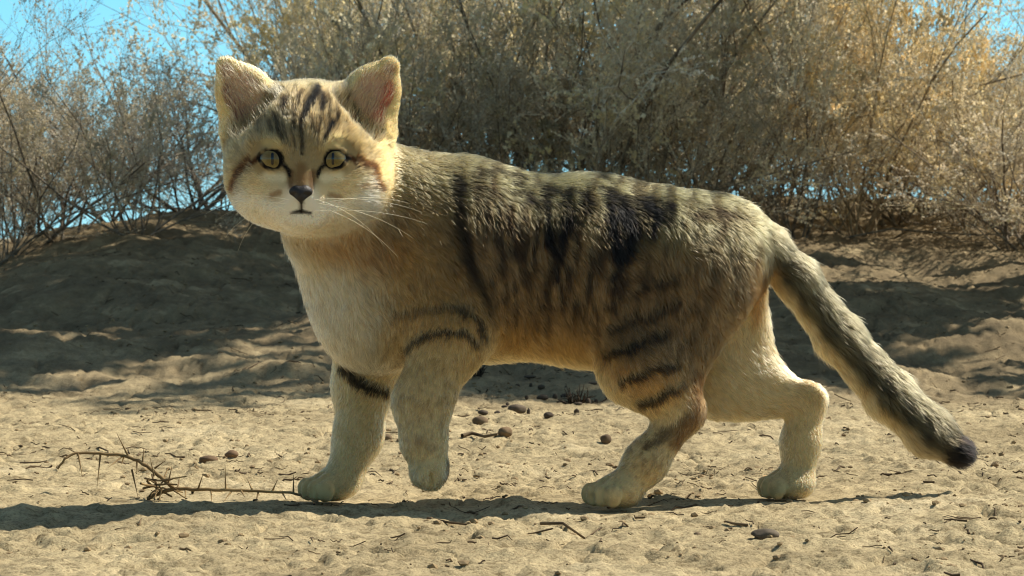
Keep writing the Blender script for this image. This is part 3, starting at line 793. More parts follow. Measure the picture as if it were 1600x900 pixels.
    for i in range(len(tp) - 1):
        a, b = tp[i], tp[i + 1]; ab = b - a
        h = np.clip(((u - a[0]) * ab[0] + (v - a[1]) * ab[1]) / (ab @ ab), 0, 1)
        dx, dy = u - a[0] - h * ab[0], v - a[1] - h * ab[1]
        d = np.hypot(dx, dy); m = d < sd
        sd = np.where(m, d, sd); sg = np.where(m, np.sign(ab[0] * dy - ab[1] * dx) * d, sg); al = np.where(m, i + h, al)
    tc = np.tile(L(138, 130, 102), (K, 1))
    tc = mix(tc, (30, 27, 21), 0.7 * sstep(0.44, 0.64, fbm(al * 18, sg / 5, 91, 4, 0.65)) * sstep(26, 10, sg))
    tc = mix(tc, (30, 27, 21), 0.2 * stroke(al * 100, sg + (fbm(al * 9, sg / 9, 93, 3) - 0.5) * 16, [(130, 4), (500, 4)], 9, 0.9))
    tc = mix(tc, (216, 194, 152), sstep(12, 24, sg + (fbm(al * 5, sg / 30, 95, 2) - 0.5) * 14))
    tc = mix(tc, (200, 132, 66), 0.7 * sstep(1.9, 1.0, al) * sstep(2, 16, sg))  # same orange under the tail base, part coat, part painted glow
    tc = mix(tc, (60, 54, 42), 0.55 * sstep(4.6, 5.2, al))
    tc = mix(tc, (34, 27, 19), sstep(5.45, 5.8, al + rg.normal(size=K) * 0.06))
    wt = sstep(0.35, 0.75, W['tail'])[:, None]
    c = c * (1 - wt) + tc * wt
    # head
    h = np.tile(L(182, 162, 124), (K, 1))
    front = sstep(0.35, -0.15, N[:, 1])
    f2 = sstep(0.5, 0.66, fbm(u / 5, v / 20, 101, 3)) * sstep(230, 190, v)
    h = mix(h, (60, 50, 34), 0.75 * f2)
    h = mix(h, (164, 154, 118), sstep(150, 125, v) * 0.8)
    def hs(pts, w, col, am, soft=0.6, jit=1):
        nonlocal h
        h = mix(h, col, am * stroke(u + (ju - u) * 0.22 * jit, v + (jv - v) * 0.22 * jit, pts, w, soft) * front)
    # pale cheeks, chin, muzzle
    hs([(400, 318), (440, 345), (480, 355), (520, 345), (570, 318)], 34, (251, 241, 218), 1.0, 0.5)
    hs([(440, 322), (500, 322)], 28, (253, 247, 232), 1.0, 0.5)
    hs([(395, 285), (430, 300)], 16, (238, 214, 168), 0.85, 0.7); hs([(550, 285), (510, 300)], 16, (238, 214, 168), 0.85, 0.7)
    hs([(418, 276), (440, 278)], 8, (248, 234, 200), 0.9, 0.7); hs([(530, 276), (508, 278)], 8, (248, 234, 200), 0.9, 0.7)
    hs([(418, 222), (438, 226)], 8, (226, 204, 152), 0.7, 0.8); hs([(532, 222), (510, 226)], 8, (226, 204, 152), 0.7, 0.8)
    hs([(352, 225), (356, 290)], 16, (204, 172, 116), 0.6, 0.8); hs([(608, 225), (600, 300)], 18, (228, 196, 132), 0.7, 0.8)
    # forehead marks
    for pts, w, am in [([(490, 138), (483, 160), (474, 190)], [5, 9, 5], 0.95), ([(472, 186), (472, 240)], [3.2, 3], 0.75),
                       ([(499, 152), (503, 176)], [6, 5], 0.85), ([(517, 198), (505, 224)], [4.5, 4], 0.85),
                       ([(450, 160), (442, 176)], [5, 4], 0.8), ([(430, 185), (436, 205), (444, 224)], [4, 4, 3.5], 0.75),
                       ([(459, 172), (462, 202)], [4, 3], 0.7), ([(487, 186), (489, 214)], [2.6, 2.4], 0.6), ([(458, 206), (462, 232)], [2, 2], 0.6), ([(441, 196), (452, 226)], [2.2, 2], 0.6), ([(500, 190), (494, 224)], [2.2, 2], 0.65), ([(528, 186), (516, 206)], [3, 2], 0.6), ([(420, 196), (428, 214)], [3, 2], 0.55), ([(469, 145), (466, 168)], [3, 3], 0.7), ([(512, 160), (516, 184)], [3.4, 3], 0.7)]:
        hs(pts, np.array(w) * 0.95, (15, 11, 7), min(1, am * 1.1))
    # cheek lines
    hs([(404, 247), (388, 256), (376, 270), (366, 296)], [4.5, 4.5, 4.5, 5], (96, 58, 26), 0.9)
    hs([(547, 246), (562, 256), (580, 264), (586, 282), (594, 296)], [4.5, 5, 6, 5, 6], (96, 60, 28), 0.9)
    hs([(560, 290), (580, 292)], 4, (150, 110, 66), 0.6)
    # nose sides, eye rims, tear lines, mouth
    hs([(454, 270), (455, 292)], [6, 5], (120, 84, 50), 0.7); hs([(489, 270), (487, 292)], [6, 5], (120, 84, 50), 0.7)
    hs([(471, 262), (470, 288)], 9, (156, 124, 86), 0.8)
    for (ex, ey), sgn in zip(EYES, (1, -1)):
        ld = np.full(K, 1.0)
        for p in LIDS: ld = np.minimum(ld, prim_d(p, P))
        h = mix(h, (14, 11, 8), (1 - sstep(0.0002, 0.0011, ld)) * front)
        h = mix(h, (14, 11, 8), (1 - sstep(15, 18, np.hypot(u - ex, v - ey))) * front)
        hs([(ex + sgn * 17, ey + 10), (ex + sgn * 23, ey + 17), (ex + sgn * 25, ey + 26)], [3.6, 3.4, 2.4], (14, 11, 8), 0.97, 0.4, 0.3)
        hs([(ex - sgn * 18, ey - 4), (ex - sgn * 26, ey - 1)], [3.2, 2.4], (20, 15, 10), 0.9, 0.4, 0.3)
    hs([(471, 312), (471, 331)], [3.4, 3.0], (16, 12, 10), 0.97, 0.4, 0.2)
    hs([(456, 332), (471, 330), (486, 333)], [2.0, 3.2, 2.0], (40, 28, 20), 0.9, 0.5, 0.2)
    hs([(516, 305), (530, 307)], 4, (150, 112, 70), 0.6); hs([(425, 306), (438, 300)], 4, (170, 120, 76), 0.6)
    wh = np.clip(W['head'] * 1.3, 0, 1)[:, None]
    c = c * (1 - wh) + h * wh
    # ears
    e = np.tile(L(176, 146, 100), (K, 1))
    cav = np.zeros(K)
    for p in PRIMS:
        if p['grp'] == 'inner': cav = np.maximum(cav, sstep(0.0025, 0.0, prim_d(p, P)))
    e = mix(e, (236, 212, 158), 1 - cav)
    e = mix(e, (216, 184, 162), cav)
    for q, am in zip(EAR_IN, (0.75, 0.5)):
        e = mix(e, (120, 70, 56), am * cav * stroke(u, v, q, [10, 14, 16], 0.9))
    e = mix(e, (216, 112, 86), 0.85 * cav * stroke(u, v, [(616, 130), (606, 165), (592, 182)], [8, 13, 10], 0.8))  # red glow of sunlight through the right-hand ear, painted into the colour
    e = mix(e, (178, 160, 112), (N[:, 1] > 0.25) * 1.0)
    we = sstep(0.3, 0.8, W['ear'])[:, None]
    c = c * (1 - we) + e * we
    return c, cav

def build_kitten():
    root = empty("kitten", (0.06, 0, 0))
    tag(root, "striped sandy kitten walking left over sand with its head turned to the viewer", "kitten")
    off = -np.array([0.06, 0, 0])
    m, n, l, b = material("kitten_skin")
    at = n.new("ShaderNodeAttribute"); at.attribute_name = "coat"
    l.new(at.outputs['Color'], b.inputs['Base Color'])
    b.inputs['Roughness'].default_value = 0.8; b.inputs['Specular IOR Level'].default_value = 0.15
    b.inputs['Subsurface Weight'].default_value = 0.35
    b.inputs['Subsurface Radius'].default_value = (1.0, 0.35, 0.2); b.inputs['Subsurface Scale'].default_value = 0.005
    W, fl, ln = blend(KV)
    cs, cav = coat(KV, KN, W, np.random.default_rng(5))
    body = new_mesh("body", KV + off, KQ, m, root)
    a = body.data.attributes.new("coat", 'FLOAT_COLOR', 'POINT')
    a.data.foreach_set('color', np.concatenate([0.75 * cs ** 1.3, np.ones((len(cs), 1))], 1).astype(np.float32).ravel())

    # -------- fur: every hair its own strand, lying along the coat
    rg = np.random.default_rng(17)
    T = np.concatenate([KQ[:, [0, 1, 2]], KQ[:, [0, 2, 3]]])
    e1, e2 = KV[T[:, 1]] - KV[T[:, 0]], KV[T[:, 2]] - KV[T[:, 0]]
    area = np.linalg.norm(np.cross(e1, e2), axis=1) / 2
    cen = KV[T].mean(1)
    Wc, _, _ = blend(cen)
    dens = area * (1 + 1.4 * Wc['head'] + 1.0 * Wc['ear'] + 0.8 * Wc['paw'])
    dens *= np.where(KN[T[:, 0], 1] > 0.5, 0.45, 1.0)          # the side away from the lens needs fewer
    NH = 480000
    tri = rg.choice(len(T), NH, p=dens / dens.sum())
    r1, r2 = np.sqrt(rg.random(NH)), rg.random(NH)
    w0, w1, w2 = 1 - r1, r1 * (1 - r2), r1 * r2
    P = KV[T[tri, 0]] * w0[:, None] + KV[T[tri, 1]] * w1[:, None] + KV[T[tri, 2]] * w2[:, None]
    N = norm(KN[T[tri, 0]] * w0[:, None] + KN[T[tri, 1]] * w1[:, None] + KN[T[tri, 2]] * w2[:, None])
    W, fl, ln = blend(P)
    u, v = UV(P)
    # on the head the coat streams away from the nose
    nose = PX(471, 296, -0.120)
    hd = norm(P - nose + np.array([0, 0.02, 0]))
    up = sstep(300, 230, v)[:, None]
    hd = norm(hd + np.array([0, 0, 0.35]) * up)
    wh = np.clip(W['head'] * 1.2, 0, 1)[:, None]
    fl = norm(fl * (1 - wh) + hd * wh)
    dn = np.hypot(u - 471, v - 296)
    ln = np.where(W['head'] > 0.5, 0.0022 + 0.0058 * sstep(15, 110, dn) , ln)
    topv = np.interp(u, [480, 640, 700, 850, 1000, 1150, 1200], [225, 228, 255, 268, 284, 310, 330])
    fk = (sstep(8, 75, v - topv) * np.clip(W['body'], 0, 1))[:, None]
    fl = norm(fl * (1 - fk) + np.array([0.45, 0, -1.0]) * fk)
    # scruffy waves in the lie of the coat
    wob = np.stack([fbm(u / 30, v / 30, 201, 3) - 0.5, fbm(u / 30, v / 30, 203, 3) - 0.5, fbm(u / 30, v / 30, 207, 3) - 0.5], -1)
    fl = norm(fl + wob * 1.3 + rg.normal(size=(NH, 3)) * 0.16)
    tanf = norm(fl - (fl * N).sum(-1, keepdims=True) * N)
    cs, cav = coat(P, N, W, rg)
    keep = np.ones(NH, bool)
    for (ex, ey), c0 in zip(EYES, EYE_C):
        keep &= ~((np.linalg.norm(P - c0, axis=1) < EYE_R + 0.0014) & (P[:, 1] < c0[1] + 0.004))
        near = np.linalg.norm(P - c0, axis=1) < EYE_R + 0.004
        ln = np.where(near, np.minimum(ln, 0.0014), ln)
    keep &= ~((np.hypot(u - 470, v - 302) < 12) & (W['head'] > 0.5))
    keep &= ~((cav > 0.5) & (rg.random(NH) < 0.55))
    lift = np.clip(0.42 + 0.10 * rg.normal(size=NH), 0.12, 0.9)
    lift = np.where(W['head'] > 0.5, lift * 0.7, lift)
    lift = np.where(W['tail'] > 0.5, lift * 1.15, lift)
    # long pale tufts inside the ears
    tuft = (cav > 0.5) & (rg.random(NH) < 0.30)
    inner = np.where(u < 480, 1.0, -1.0)
    ln = np.where(tuft, 0.014, np.where(cav > 0.5, 0.0025, ln))
    tdir = norm(np.stack([-inner * 0.4, np.full(NH, -0.5), np.full(NH, 0.8)], -1) + rg.normal(size=(NH, 3)) * 0.2)
    tanf = np.where(tuft[:, None], tdir, tanf)
    cs = np.where(tuft[:, None], lin(232, 212, 176)[None], cs)
    ln = ln * (0.6 + 0.55 * rg.random(NH))
    ln = np.where((rg.random(NH) < 0.03) & (W['head'] < 0.4) & (W['paw'] < .3), ln * 1.45, ln)
    P, N, tanf, ln, lift, cs = [q[keep] for q in (P, N, tanf, ln, lift, cs)]
    paw = W['paw'][keep]
    M = len(P)
    npt = 5
    tt = np.linspace(0, 1, npt)
    curl = rg.normal(size=(M, 3)) * 0.10
    pts = []
    for t in tt:
        ang = lift * (1.25 - 0.75 * t)
        pts.append(P - N * 0.0006 + ln[:, None] * t * (tanf * np.cos(ang)[:, None] + N * np.sin(ang)[:, None] + curl * t))
    Q = np.stack(pts, 1)
    # hairs gather into small wet-looking locks towards their ends
    cell = 0.0030
    key = np.floor((P + 0.0016 * (np.stack([fbm(P[:, 0] * 160, P[:, 2] * 160, 301, 2), fbm(P[:, 0] * 160, P[:, 2] * 160, 303, 2), fbm(P[:, 0] * 160, P[:, 2] * 160, 305, 2)], -1) - 0.5)) / cell).astype(np.int64)
    _, inv = np.unique(key[:, 0] * 1000003 + key[:, 1] * 1009 + key[:, 2], return_inverse=True)
    cnt = np.bincount(inv)
    mean = np.stack([np.bincount(inv, Q[:, -1, i]) / cnt for i in range(3)], -1)
    cl = (0.20 + 0.40 * rg.random(len(cnt)))[inv] * sstep(0.003, 0.007, ln)
    for i, t in enumerate(tt):
        Q[:, i] += (mean[inv] - Q[:, -1]) * (cl * t ** 1.5)[:, None]
    # sand under the paws stops the hairs
    low = SANDLVL - 0.001
    Q[..., 2] = np.maximum(Q[..., 2], low)
    rad = np.broadcast_to(0.00012 * np.array([1.0, 1.0, 0.85, 0.6, 0.15])[None], (M, npt)) * (0.8 + 0.5 * rg.random((M, 1)))
    val = (0.82 + 0.36 * rg.random((M, 1))) * (0.74 + 0.52 * rg.random(len(cnt)))[inv][:, None]
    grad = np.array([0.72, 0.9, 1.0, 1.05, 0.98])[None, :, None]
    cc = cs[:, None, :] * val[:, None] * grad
    ag = (rg.random(M) < 0.16)[:, None, None]                   # agouti hairs with dark ends
    cc = np.where(ag, cc * np.array([1, 1, 0.9, 0.6, 0.45])[None, :, None], cc)
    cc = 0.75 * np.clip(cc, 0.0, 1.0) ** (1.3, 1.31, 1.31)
    cc = np.clip(cc, 0.003, 0.93)
    hc = bpy.data.hair_curves.new("fur")
    hc.add_curves([npt] * M)
    hc.position_data.foreach_set('vector', (Q + off).astype(np.float32).ravel())
    ra = hc.attributes.get('radius') or hc.attributes.new('radius', 'FLOAT', 'POINT')
    ra.data.foreach_set('value', rad.astype(np.float32).ravel())
    ca = hc.attributes.new('coat', 'FLOAT_COLOR', 'POINT')
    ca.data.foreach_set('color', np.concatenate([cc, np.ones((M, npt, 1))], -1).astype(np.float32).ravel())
    fm = bpy.data.materials.new("fur_strands"); fm.use_nodes = True
    n, l = fm.node_tree.nodes, fm.node_tree.links
    n.remove(n["Principled BSDF"])
    at = n.new("ShaderNodeAttribute"); at.attribute_name = "coat"
    hb = n.new("ShaderNodeBsdfHairPrincipled")
    hb.parametrization = 'COLOR'
    hb.inputs['Roughness'].default_value = 0.42
    hb.inputs['Radial Roughness'].default_value = 0.62
    hb.inputs['IOR'].default_value = 1.36
    hb.inputs['Coat'].default_value = 0.0
    hb.inputs['Random Roughness'].default_value = 0.2
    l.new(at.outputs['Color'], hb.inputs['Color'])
    l.new(hb.outputs[0], n["Material Output"].inputs[0])
    hc.materials.append(fm)
    fo = bpy.data.objects.new("fur", hc); fo.parent = body; COL.objects.link(fo)

    # -------- eyes
    def uvsphere(c, r, nu=40, nv=24, ys=1.0):
        th = np.linspace(0, math.pi, nv + 1); ph = np.linspace(0, 2 * math.pi, nu, endpoint=False)
        TH, PH = np.meshgrid(th, ph, indexing='ij')
        X = np.sin(TH) * np.cos(PH); Y = -np.cos(TH) * ys; Z = np.sin(TH) * np.sin(PH)
        V = c + r * np.stack([X, Y, Z], -1).reshape(-1, 3)
        i, j = np.meshgrid(np.arange(nv), np.arange(nu), indexing='ij'); j2 = (j + 1) % nu
        return V, np.stack([i * nu + j, (i + 1) * nu + j, (i + 1) * nu + j2, i * nu + j2], -1).reshape(-1, 4)
    def cap(c, r, frac, bulge, nu=40, nv=10, sx=1.0, flat=0.0):
        th = np.linspace(0, frac, nv + 1); ph = np.linspace(0, 2 * math.pi, nu, endpoint=False)
        TH, PH = np.meshgrid(th, ph, indexing='ij')
        V = c + (r + bulge) * np.stack([np.sin(TH) * np.cos(PH) * sx, -np.cos(TH), np.sin(TH) * np.sin(PH)], -1).reshape(-1, 3)
        i, j = np.meshgrid(np.arange(nv), np.arange(nu), indexing='ij'); j2 = (j + 1) % nu
        return V, np.stack([i * nu + j, (i + 1) * nu + j, (i + 1) * nu + j2, i * nu + j2], -1).reshape(-1, 4)
    em, n, l, b = material("eye_rim"); b.inputs['Base Color'].default_value = (0.006, 0.005, 0.004, 1); b.inputs['Roughness'].default_value = 0.25
    im, n, l, b = material("iris"); b.inputs['Roughness'].default_value = 0.08
    b.inputs['Coat Weight'].default_value = 0.35; b.inputs['Specular IOR Level'].default_value = 0.3; b.inputs['Coat Roughness'].default_value = 0.02
    at = n.new("ShaderNodeAttribute"); at.attribute_name = "iris"; l.new(at.outputs['Color'], b.inputs['Base Color'])
    pm, n, l, b = material("pupil"); b.inputs['Base Color'].default_value = (0.003, 0.003, 0.003, 1); b.inputs['Roughness'].default_value = 0.05
    for c0 in EYE_C:
        V, Q = uvsphere(c0, EYE_R)
        eye = new_mesh("eye", V + off, Q, em, root)
        fr = math.asin(20.0 / 24.0)
        V, Q = cap(c0, EYE_R, fr, 0.0002, 64, 16)
        ir = new_mesh("iris", V + off, Q, im, eye)
        rr = np.linalg.norm((V - c0)[:, [0, 2]], axis=1) / (EYE_R * math.sin(fr)); an = np.arctan2((V - c0)[:, 2], (V - c0)[:, 0])
        fib = vnoise(an * 14, rr * 3, 5)[:, None]
        col = 0.34 * lin(160, 134, 58) * (1 - sstep(0.3, 0.75, rr))[:, None] + 0.34 * lin(184, 160, 92) * sstep(0.3, 0.75, rr)[:, None]
        col = col * (0.75 + 0.5 * fib) * (1 - 0.85 * sstep(0.78, 1.0, rr))[:, None]
        ia = ir.data.attributes.new("iris", 'FLOAT_COLOR', 'POINT')
        ia.data.foreach_set('color', np.concatenate([col, np.ones((len(col), 1))], 1).astype(np.float32).ravel())
        V, Q = cap(c0, EYE_R, math.asin(9.0 / 24.0), 0.0004, 32, 8, sx=0.42)
        new_mesh("pupil", V + off, Q, pm, eye)
    # -------- nose leather
    nm, n, l, b = material("nose_leather"); b.inputs['Base Color'].default_value = (0.012, 0.008, 0.007, 1); b.inputs['Roughness'].default_value = 0.6
    tex = n.new("ShaderNodeTexVoronoi"); tex.inputs['Scale'].default_value = 900
    tcd = n.new("ShaderNodeTexCoord"); l.new(tcd.outputs['Object'], tex.inputs['Vector'])
    bp = n.new("ShaderNodeBump"); bp.inputs['Strength'].default_value = 0.25; bp.inputs['Distance'].default_value = 0.0004
    l.new(tex.outputs[0], bp.inputs['Height']); l.new(bp.outputs[0], b.inputs['Normal'])
    c0 = NOSE_C
    V, Q = uvsphere(np.zeros(3), 1.0, 40, 24)
    x, y, z = V.T
    wdt = R_(18) * (0.62 + 0.38 * sstep(-0.9, 0.3, z)) * np.where(z < -0.2, np.clip(1 - 0.55 * (-0.2 - z) / 0.8, 0.3, 1), 1)
    nv_ = np.stack([x * wdt, y * 0.0048 + 0.0016 * np.abs(x) ** 1.5, z * R_(14) - 0.0012 * np.exp(-(x / 0.3) ** 2) * (z > 0)], -1)
    for sx in (-1, 1):                                           # nostrils
        dd = np.hypot((nv_[:, 0] - sx * 0.0046) / 0.0022, (nv_[:, 2] + 0.0012) / 0.0016)
        nv_[:, 1] += 0.0022 * np.exp(-dd ** 2) * (y < 0)
    new_mesh("nose", nv_ + c0 + off, Q, nm, root)
    # -------- whiskers
    wm, n, l, b = material("whisker_hair"); b.inputs['Base Color'].default_value = lin4(238, 226, 196); b.inputs['Roughness'].default_value = 0.4
    rg = np.random.default_rng(29)
    for sgn, tips in ((-1, [(330, 318), (338, 345), (352, 372), (345, 300), (372, 392), (322, 334)]),
                      (1, [(660, 332), (645, 372), (622, 402), (668, 350), (600, 384), (640, 318)])):
        for i, (tx, ty) in enumerate(tips):
            a0 = np.array([471 + sgn * (20 + 5 * (i % 3)), 312 + 6 * (i % 4)], float)
            A = PX(a0[0], a0[1], -0.124); B = PX(tx, ty, -0.085 + 0.02 * rg.random())
            ts = np.linspace(0, 1, 14)[:, None]
            mid = (A + B) / 2 + np.array([sgn * 0.006, -0.020, 0.008])
            cv = (1 - ts) ** 2 * A + 2 * ts * (1 - ts) * mid + ts ** 2 * B
            V, Q = tube(cv, 0.00011 * (1.1 - ts[:, 0]) + 0.00003, 5)
            new_mesh("whisker", V + off, Q, wm, root)
    return root

KITTEN = build_kitten()
# ------------------------------------------------------------------ stones, litter, thorny twig
def on_ground(px, py):
    """where the sand is seen at a pixel of the photograph"""
    d = 832.0 / max(py - HOR, 30)
    for _ in range(30):
        x = (px - 800) / F * d
        z = level(x, d - D0)
        d += 0.6 * ((CAMZ - z) * F / (py - HOR) - d)
    return (px - 800) / F * d, d - D0

M_stone, n_, l_, b_ = material("stone")
b_.inputs['Roughness'].default_value = 0.9
t_ = n_.new("ShaderNodeTexNoise"); t_.inputs['Scale'].default_value = 120; t_.inputs['Detail'].default_value = 6
tc_ = n_.new("ShaderNodeTexCoord"); l_.new(tc_.outputs['Object'], t_.inputs['Vector'])
oi_ = n_.new("ShaderNodeObjectInfo")
mx_ = n_.new("ShaderNodeMix"); mx_.data_type = 'RGBA'; mx_.blend_type = 'MULTIPLY'; mx_.inputs[0].default_value = 1
r_ = n_.new("ShaderNodeValToRGB"); r_.color_ramp.elements[0].position = 0.3; r_.color_ramp.elements[1].position = 0.7
r_.color_ramp.elements[0].color = (0.55, 0.52, 0.5, 1); r_.color_ramp.elements[1].color = (1.1, 1.08, 1.05, 1)
l_.new(t_.outputs[0], r_.inputs[0]); l_.new(r_.outputs[0], mx_.inputs[6]); l_.new(oi_.outputs['Color'], mx_.inputs[7])
l_.new(mx_.outputs[2], b_.inputs['Base Color'])
bp_ = n_.new("ShaderNodeBump"); bp_.inputs['Distance'].default_value = 0.001; bp_.inputs['Strength'].default_value = 0.8
l_.new(t_.outputs[0], bp_.inputs['Height']); l_.new(bp_.outputs[0], b_.inputs['Normal'])

def stone(name, px, py, w, hgt, col, label, cat, seed, rough=0.25, group="small stones on the sand"):
    x, y = on_ground(px, py)
    s = (D0 + y) / F
    nu, nv = 20, 12
    th = np.linspace(0, math.pi, nv + 1); ph = np.linspace(0, 2 * math.pi, nu, endpoint=False)
    TH, PH = np.meshgrid(th, ph, indexing='ij')
    U = np.stack([np.sin(TH) * np.cos(PH), np.sin(TH) * np.sin(PH), np.cos(TH)], -1).reshape(-1, 3)
    rg = np.random.default_rng(seed)
    r = np.ones(len(U))
    for _ in range(7):                                           # flat broken faces
        d = norm(rg.normal(size=3)); c = 0.72 + 0.2 * rg.random()
        q = U @ d
        r = np.minimum(r, np.where(q > 0.2, c / np.maximum(q, 0.2), 9))
    r *= 1 + rough * 0.25 * (fbm(U[:, 0] * 3 + seed, U[:, 1] * 3 + U[:, 2] * 2.3, seed, 3) - 0.5)
    V = U * r[:, None] * np.array([w * s, w * s * 0.8, hgt * s])
    V[:, 2] += hgt * s * 0.55
    i, j = np.meshgrid(np.arange(nv), np.arange(nu), indexing='ij'); j2 = (j + 1) % nu
    Q = np.stack([i * nu + j, (i + 1) * nu + j, (i + 1) * nu + j2, i * nu + j2], -1).reshape(-1, 4)
    o = new_mesh(name, V, Q, M_stone)
    o.location = (x, y, level(x, y)); o.rotation_euler = (0, 0, 0)
    o.color = lin4(*col)
    tag(o, label, cat, group)
    return o

for q in [
    (750, 664, 13, 9, (112, 92, 66), "rounded brown pebble on lit sand under the kitten's belly", 1),
    (790, 687, 12, 9, (128, 104, 74), "small brown pebble at the end of a short stick under the belly", 2),
    (808, 645, 15, 9, (92, 78, 60), "dark lump of earth highest up the track under the belly", 3),
    (946, 692, 10, 9, (104, 84, 60), "dark pebble just left of the near hind leg's hock", 4),
    (326, 724, 16, 8, (112, 88, 62), "flat brown stone behind the thorny twig, left of its neighbour", 5),
    (361, 718, 11, 7, (118, 92, 66), "smaller brown stone behind the thorny twig, right of its neighbour", 6),
    (1196, 842, 23, 10, (96, 84, 68), "largest flat grey-brown stone on the near sand below the far hind paw", 7),
    (1090, 838, 6, 4, (120, 100, 74), "tiny pebble in the near sand left of the largest flat stone", 8),
    (605, 688, 8, 6, (118, 98, 70), "small pebble between the two front legs", 9),
]:
    stone("pebble", *q[:5], q[5], "stone", q[6])

rgc = np.random.default_rng(77)
for i in range(30):
    o = stone("earth_crumb", 850 + rgc.normal() * 80, 630 + rgc.normal() * 26, 3 + 7 * rgc.random() ** 2, 2 + 4 * rgc.random(), (74, 61, 46),
              "dark crumb of earth in the debris patch under the kitten's belly", "earth crumb", 100 + i, group="earth crumbs under the belly")

# burnt-looking tuft of dry weed under the belly
def dry_tuft(px, py, label, seed, h, nb, col):
    x, y = on_ground(px, py)
    rg = np.random.default_rng(seed); z = level(x, y)
    P = []; Rr = []
    for _ in range(nb):
        a = rg.random() * 6.283; el = math.radians(15 + 65 * rg.random()); L = h * (0.5 + 0.7 * rg.random())
        d = np.array([math.cos(el) * math.cos(a), math.cos(el) * math.sin(a), math.sin(el)])
        p = [np.array([rg.normal() * 0.006, rg.normal() * 0.006, -0.002])]
        for k in range(4):
            d = norm(d + rg.normal(size=3) * 0.3); p.append(p[-1] + d * L / 4)
        P.append(p); Rr.append(0.0011 * np.linspace(1, 0.4, 5))
    V, Q = tubes(np.array(P), np.array(Rr), 4)
    o = new_mesh("dry_tuft", V, Q, M_tuft)
    o.location = (x, y, z)
    tag(o, label, "weed", "withered tufts on the sand")
M_tuft = stick_material("withered_weed", lin4(34, 28, 22), lin4(74, 60, 44))
dry_tuft(900, 632, "blackened tuft of dry weed under the kitten's loins", 5, 0.026, 60, None)
dry_tuft(742, 588, "small dark withered tuft behind the lifted front leg", 6, 0.03, 50, None)
dry_tuft(1345, 372, "dark withered tuft at the foot of the golden shrub", 8, 0.08, 60, None)

# short sticks lying on the sand
def stick(pts, r, label, seed):
    P = []
    rg = np.random.default_rng(seed)
    for (px, py) in pts:
        x, y = on_ground(px, py); P.append((x, y, level(x, y) + r * 1.2 + 0.001 * rg.random()))
    P = np.array(P); c = P.mean(0)
    V, Q = tube(P - c, r * np.linspace(1, 0.6, len(P)), 6)
    o = new_mesh("dry_stick", V, Q, M_dark); o.location = c
    tag(o, label, "stick", "short dry sticks on the sand")
stick([(722, 684), (738, 682), (757, 685), (776, 684)], 0.0022, "short dark stick lying left of the small brown pebble under the belly", 3)
stick([(845, 826), (880, 822), (915, 830), (940, 828)], 0.0012, "thin crooked stick on the sand just below the near hind paw's shadow", 6)
stick([(668, 815), (700, 822), (728, 826)], 0.0012, "thin stick on the sand below the lifted front paw", 7)

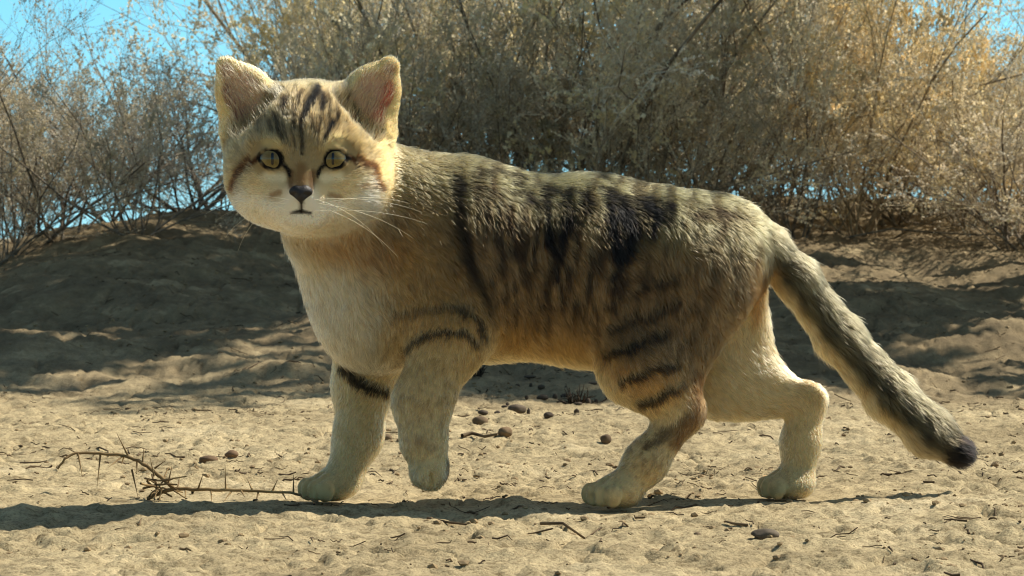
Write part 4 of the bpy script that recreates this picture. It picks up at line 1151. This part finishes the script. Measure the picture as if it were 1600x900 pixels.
# thorny twig in front of the planted paw
def thorny_twig():
    T0 = 0.03
    c = PX(272, 775, T0); c[2] = level(c[0], c[1])
    root = empty("thorny_twig", tuple(c))
    tag(root, "bare thorny twig lying on the sand before the planted front paw", "twig")
    def line(pts, r0, r1, name):
        P = np.array([PX(*p) if len(p) == 3 else PX(p[0], p[1], T0) for p in pts])
        ts = np.linspace(0, len(P) - 1, len(P) * 4)
        i = np.clip(ts.astype(int), 0, len(P) - 2); w = (ts - i)[:, None]
        C = P[i] * (1 - w) + P[i + 1] * w
        for _ in range(2): C[1:-1] = (C[:-2] + 2 * C[1:-1] + C[2:]) / 4
        C += np.random.default_rng(len(pts)).normal(size=C.shape) * 0.00025
        r = np.linspace(r0, r1, len(C))
        V, Q = tube(C - c, r, 7)
        return new_mesh(name, V, Q, M_thorn, root)
    line([(231, 779, .035), (250, 770), (272, 764), (310, 765), (347, 766), (405, 768), (462, 771, .02), (503, 788, -.03)], 0.0017, 0.0009, "stem")
    line([(272, 764), (254, 750, .033), (231, 730, .036), (199, 712, .04), (156, 709, .04), (113, 708, .035), (98, 720, .03), (89, 733, .03)], 0.0016, 0.0008, "side_branch")
    line([(222, 764, .04), (245, 757, .03), (275, 758, .02)], 0.0010, 0.0007, "side_branch")
    line([(228, 752, .025), (250, 768, .03), (268, 777, .03)], 0.0010, 0.0007, "side_branch")
    for q in ([(225, 748, .05), (255, 752, .02), (290, 745, .0)], [(232, 776, .02), (252, 756, .03), (262, 732, .05)], [(218, 756, .0), (250, 762, .03), (284, 770, .05)],
              [(236, 742, .05), (246, 764, .03), (240, 782, .01)], [(262, 748, .05), (268, 766, .03), (290, 780, .01)]):
        line(q, 0.0009, 0.0005, "side_branch")
    for a, b in [((199, 712, .04), (182, 678, .035)), ((121, 709, .035), (128, 746, .028)), ((156, 710, .04), (151, 760, .03)), ((191, 713, .04), (168, 731, .02)),
                 ((222, 722, .037), (224, 700, .04)), ((213, 718, .038), (213, 740, .05)), ((205, 734, .036), (215, 779, .03)), ((241, 732, .035), (258, 720, .03)),
                 ((352, 766, .03), (351, 727, .03)), ((309, 764, .03), (317, 740, .02)), ((289, 766, .03), (289, 782, .01)), ((329, 766, .03), (330, 785, .02)),
                 ((361, 768, .03), (349, 784, .02)), ((403, 769, .03), (398, 791, .015)), ((393, 765, .03), (386, 749, .045)), ((425, 768, .03), (433, 750, .02)),
                 ((458, 770, .022), (458, 742, .022)), ((440, 770, .028), (447, 782, .01)), ((254, 750, .033), (272, 748, .02)), ((243, 756, .03), (228, 748, .02)),
                 ((262, 757, .03), (280, 768, .02)), ((376, 767, .03), (382, 778, .01)), ((250, 765, .03), (236, 772, .01)), ((193, 712, .04), (189, 726, .06)), ((240, 745, .03), (234, 716, .03)), ((262, 756, .03), (268, 728, .03)), ((252, 764, .02), (246, 788, .015)), ((276, 766, .03), (280, 744, .04))]:
        A, B = PX(*a), PX(*b)
        ts = np.linspace(0, 1, 6)[:, None]
        V, Q = tube(A * (1 - ts) + B * ts - c, 0.00085 * (1 - 0.85 * ts[:, 0]), 5)
        new_mesh("thorn", V, Q, M_thorn, root)
M_thorn = stick_material("thorn_wood", lin4(88, 70, 46), lin4(150, 124, 84))
thorny_twig()

# gravel and plant litter, past counting
def scatter(K, seed, dmax, patch):
    rg = np.random.default_rng(seed)
    d = 1.42 + (dmax - 1.42) * rg.random(K * 4) ** 1.3
    x = (rg.random(K * 4) * 2 - 1) * 1.35
    keep = fbm(x * 7 + seed, d * 7, seed, 3) + rg.random(K * 4) * 0.25 > patch
    d, x = d[keep][:K], x[keep][:K]
    return rg, x, d - D0

rg, x, y = scatter(9000, 401, 5.2, 0.66)
K = len(x); z = gz(x, y)
ico = norm(np.array([[0, 1, 1.618], [0, -1, 1.618], [0, 1, -1.618], [0, -1, -1.618], [1, 1.618, 0], [-1, 1.618, 0], [1, -1.618, 0], [-1, -1.618, 0], [1.618, 0, 1], [-1.618, 0, 1], [1.618, 0, -1], [-1.618, 0, -1]], float))
tri = np.array([t for t in [(a, b, c) for a in range(12) for b in range(a + 1, 12) for c in range(b + 1, 12)]
                if all(np.linalg.norm(ico[t[i]] - ico[t[(i + 1) % 3]]) < 1.1 for i in range(3))])
fl = np.einsum('ij,ij->i', np.cross(ico[tri[:, 1]] - ico[tri[:, 0]], ico[tri[:, 2]] - ico[tri[:, 0]]), ico[tri[:, 0]]) < 0
tri[fl] = tri[fl][:, ::-1]
size = 0.0007 + 0.0028 * rg.random(K) ** 5
V = ico[None] * (0.75 + 0.5 * rg.random((K, 12, 1))) * size[:, None, None] * np.array([1.15, 1.0, 0.7])
V = V + np.stack([x, y, z + size * 0.3], -1)[:, None]
Fc = (tri[None] + (np.arange(K) * 12)[:, None, None]).reshape(-1, 3)
g = new_mesh("gravel", V.reshape(-1, 3), Fc, M_stone, smooth=False)
g.color = lin4(150, 128, 92)
tag(g, "fine gravel strewn over the sand", "gravel", kind='stuff')

rg, x, y = scatter(5200, 433, 5.6, 0.66)
K = len(x)
a = rg.random(K) * 6.283; L = 0.004 + 0.022 * rg.random(K) ** 3
P = []
for k, t in enumerate((-0.5, -0.17, 0.17, 0.5)):
    px_ = x + np.cos(a) * L * t + rg.normal(size=K) * L * 0.06; py_ = y + np.sin(a) * L * t + rg.normal(size=K) * L * 0.06
    P.append(np.stack([px_, py_, gz(px_, py_) + 0.0008 + 0.0012 * rg.random(K)], -1))
P = np.stack(P, 1)
V, Q = tubes(P, np.broadcast_to((0.00035 + 0.0007 * rg.random(K) ** 2)[:, None], (K, 4)) * np.array([1, 1, 0.9, 0.6]), 4)
o = new_mesh("plant_litter", V, Q, M_dark)
tag(o, "bits of dry stalk and bark scattered over the sand", "litter", kind='stuff')
